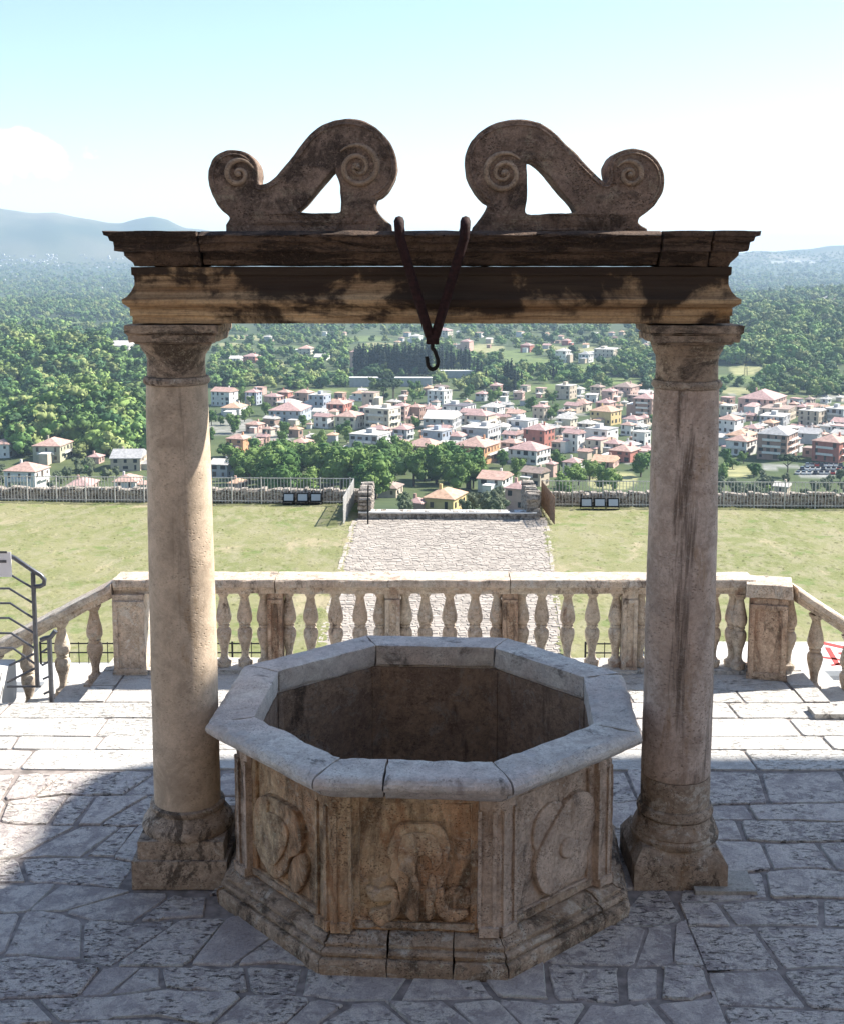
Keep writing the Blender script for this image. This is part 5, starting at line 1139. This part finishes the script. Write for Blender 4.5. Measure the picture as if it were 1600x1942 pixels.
def pine_blobs(rs):
    return [(math.cos(a)*.3, math.sin(a)*.3, .80+rs.uniform(-.03, .03), .17) for a in np.linspace(0, 6.28, 8)[:-1]]+[(0, 0, .85, .22)]
def leaf_mat(name, c1, c2, attr=False):
    t = NT(name)
    if attr:
        a = t.n.new('ShaderNodeAttribute'); a.attribute_name = 'Col'; base_ = a.outputs[0]
    else: base_ = t.mix(t.rand, c1, c2)
    n = t.noise(t.pos, .9, 4, .7); col = t.mix(t.ramp(n, .3, .72, 0, .55), base_, tuple(x*.6 for x in c1))
    t.color(col); t.rough(.75); t.b.inputs['Specular IOR Level'].default_value = .15; return t.m
M['leaf'] = leaf_mat('foliage', (.055, .13, .028), (.20, .28, .07)); M['leaf_dark'] = leaf_mat('foliage_cypress', (.012, .028, .020), (.018, .036, .022))
M['leaf_pine'] = leaf_mat('foliage_pine', (.025, .05, .018), (.04, .07, .025)); M['leaf_olive'] = leaf_mat('foliage_olive', (.10, .13, .07), (.15, .17, .10))
M['leaf_far'] = leaf_mat('foliage_woods', (.045, .08, .022), (.1, .14, .04), True); M['bark'] = plain('bark', (.075, .055, .04), .95, var=.3, vscale=2)
def trunk_mesh(rs, kind):
    b = MB(); top = dict(broad=.55, cyp=.9, pine=.8)[kind]; r0 = dict(broad=.028, cyp=.02, pine=.024)[kind]
    b.tube([(0, 0, -.05), (.006, .004, top*.4), (-.006, .004, top*.75), (0, 0, top)], [r0*1.2, r0, r0*.75, r0*.35], 6)
    if kind != 'cyp':
        for k_ in range(4):
            a = rs.uniform(0, 2*PI); z = top*rs.uniform(.5, .75); b.tube([(0, 0, z), (math.cos(a)*.1, math.sin(a)*.1, z+.1), (math.cos(a)*.2, math.sin(a)*.2, z+.17)], [r0*.6, r0*.4, r0*.2], 5)
    me = b.mesh('trunk', 60); me.materials.append(M['bark']); return me
PROTO = {}
for kind, gen, n, sz, mats, cnt in (('broad', broad_blobs, 520, .035, 'leaf', 5), ('olive', broad_blobs, 420, .035, 'leaf_olive', 2), ('cyp', cyp_blobs, 420, .022, 'leaf_dark', 3), ('pine', pine_blobs, 420, .035, 'leaf_pine', 2)):
    PROTO[kind] = []
    for s in range(cnt):
        rs = np.random.RandomState(100+s+7*len(PROTO)); vs, fs = leaf_cloud(gen(rs), n, sz, rs, True, .8 if kind == 'pine' else 1)
        cm_ = bpy.data.meshes.new('crown'); cm_.from_pydata(vs, [], fs); cm_.materials.append(M[mats])
        PROTO[kind].append((cm_, trunk_mesh(rs, kind if kind != 'olive' else 'broad')))
LOW = []
for s, n in ((0, 68), (1, 68), (2, 68), (3, 34), (4, 34), (5, 34), (6, 150), (7, 150), (8, 150)):
    rs = np.random.RandomState(300+s); vs, fs = leaf_cloud(broad_blobs(rs, 8 if s > 5 else 6 if s < 3 else 3), n, .055 if s > 5 else .075 if s < 3 else .11, rs, s < 3 or s > 5)
    f4 = np.array([f if len(f) == 4 else (f[0], f[1], f[2], f[3]) for f in fs]); LOW.append((np.array(vs), f4))
def blocked(u, v, hpx, keep):
    for a, b, vb, ve in HOUSES:
        if a-2 < u < b+2 and ve < v < vb+hpx*.42+1:
            if v > vb+1 and rt2.rand() < keep: continue
            return True
    return False
def in_field(u, v):
    return any(((u-a)/b1)**2+((v-b)/b2)**2 < .95 for a, b, b1, b2, fc in FIELDS if b1 > 5)
rt2 = np.random.RandomState(77); TR = []
REG = [  # u0,u1,v0,v1,n,(h min,max m),kind,fields?,region phrase,keep
 (440, 665, 884, 948, 60, (10, 16), 'broad', 'in the leafy clump behind the left railing'), (672, 905, 884, 950, 80, (11, 17), 'broad', 'in the green clump beyond the path'),
 (905, 1040, 884, 935, 9, (6, 9), 'broad', 'among the houses right of the path end'), (1045, 1165, 890, 948, 30, (7, 10), 'broad', 'behind the right railing left of the right column'), (1185, 1250, 862, 905, 10, (8, 11), 'broad', 'in the round clump touching the right column'),
 (-10, 290, 886, 945, 40, (4, 7), 'olive', 'in the grove behind left railing'), (1360, 1610, 912, 950, 34, (3, 6), 'olive', 'in the scrub behind right railing'), (1355, 1450, 880, 912, 9, (5, 8), 'broad', 'by the dry field right of the right column'), (1484, 1572, 872, 888, 10, (10, 13), 'broad', 'shading the car park'), (1488, 1500, 902, 906, 1, (9, 10), 'pine', 'standing alone by the car park'),
 (395, 1245, 738, 880, 330, (6, 10), 'broad', 'between the houses of the town'), (1360, 1610, 745, 880, 90, (5, 9), 'broad', 'between the houses at the right edge'), (760, 900, 958, 985, 12, (4, 6), 'olive', 'in the garden just below the path end'), (900, 1000, 955, 985, 10, (4, 6), 'olive', 'in the garden just below the path end'),
 (655, 775, 738, 762, 13, (11, 14), 'pine', 'in the dark group below the cypress wall'),
 (395, 1245, 628, 742, 1350, (8, 14), 'broad', ''), (1360, 1610, 688, 748, 130, (8, 12), 'broad', ''), (1175, 1245, 672, 715, 36, (11, 15), 'broad', ''),
 (-10, 292, 715, 866, 380, (7, 19), 'broad', ''), (-10, 292, 596, 720, 680, (7, 20), 'broad', ''), (1360, 1610, 590, 692, 680, (7, 20), 'broad', ''),
 (1360, 1610, 480, 592, 1700, (12, 20), 'far', ''), (-10, 275, 500, 600, 1700, (11, 18), 'far', ''), (395, 1245, 612, 632, 260, (10, 13), 'far', '')]
for u0, u1, v0, v1, n, hr_, kind, reg in REG:
    for _ in range(n):
        u, v = rt2.uniform(u0, u1), rt2.uniform(v0, v1)
        if kind not in ('pine',) and in_field(u, v) and rt2.rand() > (.04 if v < 880 else .3): continue
        g = at_ground(u, v) if kind != 'far' else at_ground(u, v)
        if g is None: continue
        P, r = g; h = rt2.uniform(*hr_); hpx = h/(float((P-CAM)@FW))*FPX
        if v > 620 and blocked(u, v, hpx, .16): continue
        TR.append((hpx*(1.4 if reg else 1), u, v, P, h, 'broad' if kind == 'far' else kind, reg))
CY = []
for k_ in range(40): CY.append((674+k_*5.3+rt2.uniform(-2, 2), 712+rt2.uniform(-1.5, 1), rt2.uniform(21, 27), 'in the dense cypress row above the long wall') if k_ < 28 else (828+(k_-28)*5.6+rt2.uniform(-2, 2), 702+rt2.uniform(-1, 1), rt2.uniform(16, 22), 'in the shorter group right of the hook'))
for k_ in range(22): CY.append((677+k_*6.6+rt2.uniform(-2, 2), 709+rt2.uniform(-1, 1), rt2.uniform(20, 26), 'in the dense cypress row above the long wall'))
for u, v, h in ((898, 716, 15), (905, 724, 19), (912, 728, 17), (921, 727, 12), (940, 728, 9), (957, 735, 19), (962, 737, 21), (969, 739, 22), (975, 742, 18), (981, 739, 14), (988, 733, 12), (1042, 718, 10), (1048, 718, 12), (1054, 718, 9), (1212, 838, 8), (410, 800, 7), (884, 842, 6)): CY.append((u, v, h, 'standing apart right of the cypress wall' if 890 < u < 1060 else 'standing alone among town houses'))
for u, v, h, reg in CY:
    g = at_ground(u, v, 500); P, r = g; TR.append((99, u, v, P, h, 'cyp', reg))
TR.sort(key=lambda t_: -t_[0])
NAMES = dict(broad=('broadleaf_tree', 'round green tree '), olive=('olive_tree', 'grey green bushy tree '), cyp=('cypress', 'slim dark cypress '), pine=('umbrella_pine', 'dark flat topped pine '))
cnt = 0; rest = []
for t_ in TR:
    px, u, v, P, h, kind, reg = t_
    if cnt < 298 and reg:
        cm_, tk = PROTO[kind][cnt % len(PROTO[kind])]; nm, lb = NAMES[kind]
        if 'between the houses' in reg or 'among the houses' in reg:
            hl = min((h_ for h_ in HLAB if not h_[2].startswith(('small', 'tiny', 'mid'))), key=lambda h_: (h_[0]-u)**2+(2*(h_[1]-v))**2)
            wds = hl[2].split(','); wds = wds[0].split()[:7]
            while wds[-1] in ('the', 'a', 'with', 'of', 'and', 'in', 'its', 'to', 'by', 'left', 'right', 'behind', 'beside', 'above', 'at', 'on'): wds.pop()
            reg = ('left of ' if u < hl[0] else 'right of ')+('the ')+' '.join(wds)
        elif 'clump' in reg or 'scrub' in reg or 'grove' in reg or 'dense' in reg:
            zone_ = [z_ for z_ in REG if z_[7] == reg]; a_, b_ = (zone_[0][0], zone_[0][1]) if zone_ else (674, 822)
            reg = reg.replace('in the ', 'in the '+('far left', 'left', 'middle', 'right', 'far right')[max(0, min(4, int(5*(u-a_)/(b_-a_))))]+' of the ', 1)
        lb2 = ('tall ' if h > 13 else 'small ' if h < 6 else '')+lb if kind != 'cyp' else lb
        o = empty(nm, (P[0], P[1], P[2]-.15), lb2+reg, 'tree', nm.replace('_', ' ')+' '+lb2+reg, rt2.uniform(0, 6.28)); cnt += 1
        sc = (h*rt2.uniform(.9, 1.15), h*rt2.uniform(.9, 1.15), h)
        if kind == 'cyp': sc = (h*.95, h*.95, h)
        link('crown', cm_, None, o, scale=sc); link('trunk', tk, None, o, scale=sc)
    else: rest.append(t_)
# all remaining trees: one mass of woodland
VV, FF, CC = [], [], []; off = 0
pal = np.array([(.11, .20, .055), (.16, .26, .07), (.23, .32, .085), (.055, .12, .045), (.28, .32, .11)])
for px, u, v, P, h, kind, reg in rest:
    vs, fs = LOW[rt2.randint(6, 9)] if px > 26 else LOW[rt2.randint(0, 3)] if px > 9 else LOW[rt2.randint(3, 6)]
    a = rt2.uniform(0, 6.28); c_, s_ = math.cos(a), math.sin(a); sx = h*rt2.uniform(1.0, 1.4)
    q = np.stack([(vs[:, 0]*c_-vs[:, 1]*s_)*sx, (vs[:, 0]*s_+vs[:, 1]*c_)*sx, (vs[:, 2]-.18)*h], 1)+P
    VV.append(q); FF.append(fs+off); off += len(q); CC.append(np.repeat((pal[rt2.randint(0, 5)]*rt2.uniform(.55, 1.35))[None], len(q), 0))

VV, FF, CC = np.concatenate(VV), np.concatenate(FF), np.concatenate(CC)
wm = bpy.data.meshes.new('woodland'); wm.vertices.add(len(VV)); wm.vertices.foreach_set('co', VV.ravel()); wm.loops.add(FF.size); wm.loops.foreach_set('vertex_index', FF.ravel())
wm.polygons.add(len(FF)); wm.polygons.foreach_set('loop_start', np.arange(0, FF.size, 4)); wm.polygons.foreach_set('loop_total', np.full(len(FF), 4)); wm.update()
ca = wm.color_attributes.new('Col', 'FLOAT_COLOR', 'POINT'); ca.data.foreach_set('color', np.concatenate([CC, np.ones((len(CC), 1))], 1).astype(np.float32).ravel())
tag(link('woodland', wm, M['leaf_far']), 'woods and far trees covering the valley and hills', 'woodland', kind='stuff')
# far towns on the plain: too small to count
fb = MB()
for u0, u1, v0, v1, n in ((-10, 110, 482, 506, 70), (90, 240, 484, 512, 30), (-10, 250, 505, 575, 60), (1390, 1610, 500, 560, 24), (1480, 1610, 494, 498, 18)):
    for _ in range(n):
        u, v = rt2.uniform(u0, u1), rt2.uniform(v0, v1); g = at_ground(u, v)
        if g is None: continue
        P, r = g; s = r/FPX; fb.box((P[0], P[1], P[2]+s*1.2), (s*rt2.uniform(1.5, 4.5), s*3, s*rt2.uniform(1.2, 2.6)), rt2.uniform(-.5, .5))
tag(link('distant_towns', fb.mesh('distant_towns'), WALL['white']), 'pale specks of far towns on the plain', 'town', kind='stuff')

# ================================================================== HAZE
hz = link('haze', MB().box((0, 0, 110), (30000, 30000, 430)).mesh('haze'), None)
hm = bpy.data.materials.new('haze'); hm.use_nodes = True; hn, hl = hm.node_tree.nodes, hm.node_tree.links
hn.remove(hn['Principled BSDF']); pv = hn.new('ShaderNodeVolumePrincipled'); pv.inputs['Color'].default_value = (.60, .79, 1.0, 1); pv.inputs['Density'].default_value = 1.2e-4; pv.inputs['Anisotropy'].default_value = 0.1
hl.new(pv.outputs[0], hn['Material Output'].inputs['Volume']); hz.data.materials.append(hm); tag(hz, 'thin blue air haze over the valley', 'haze', kind='stuff')
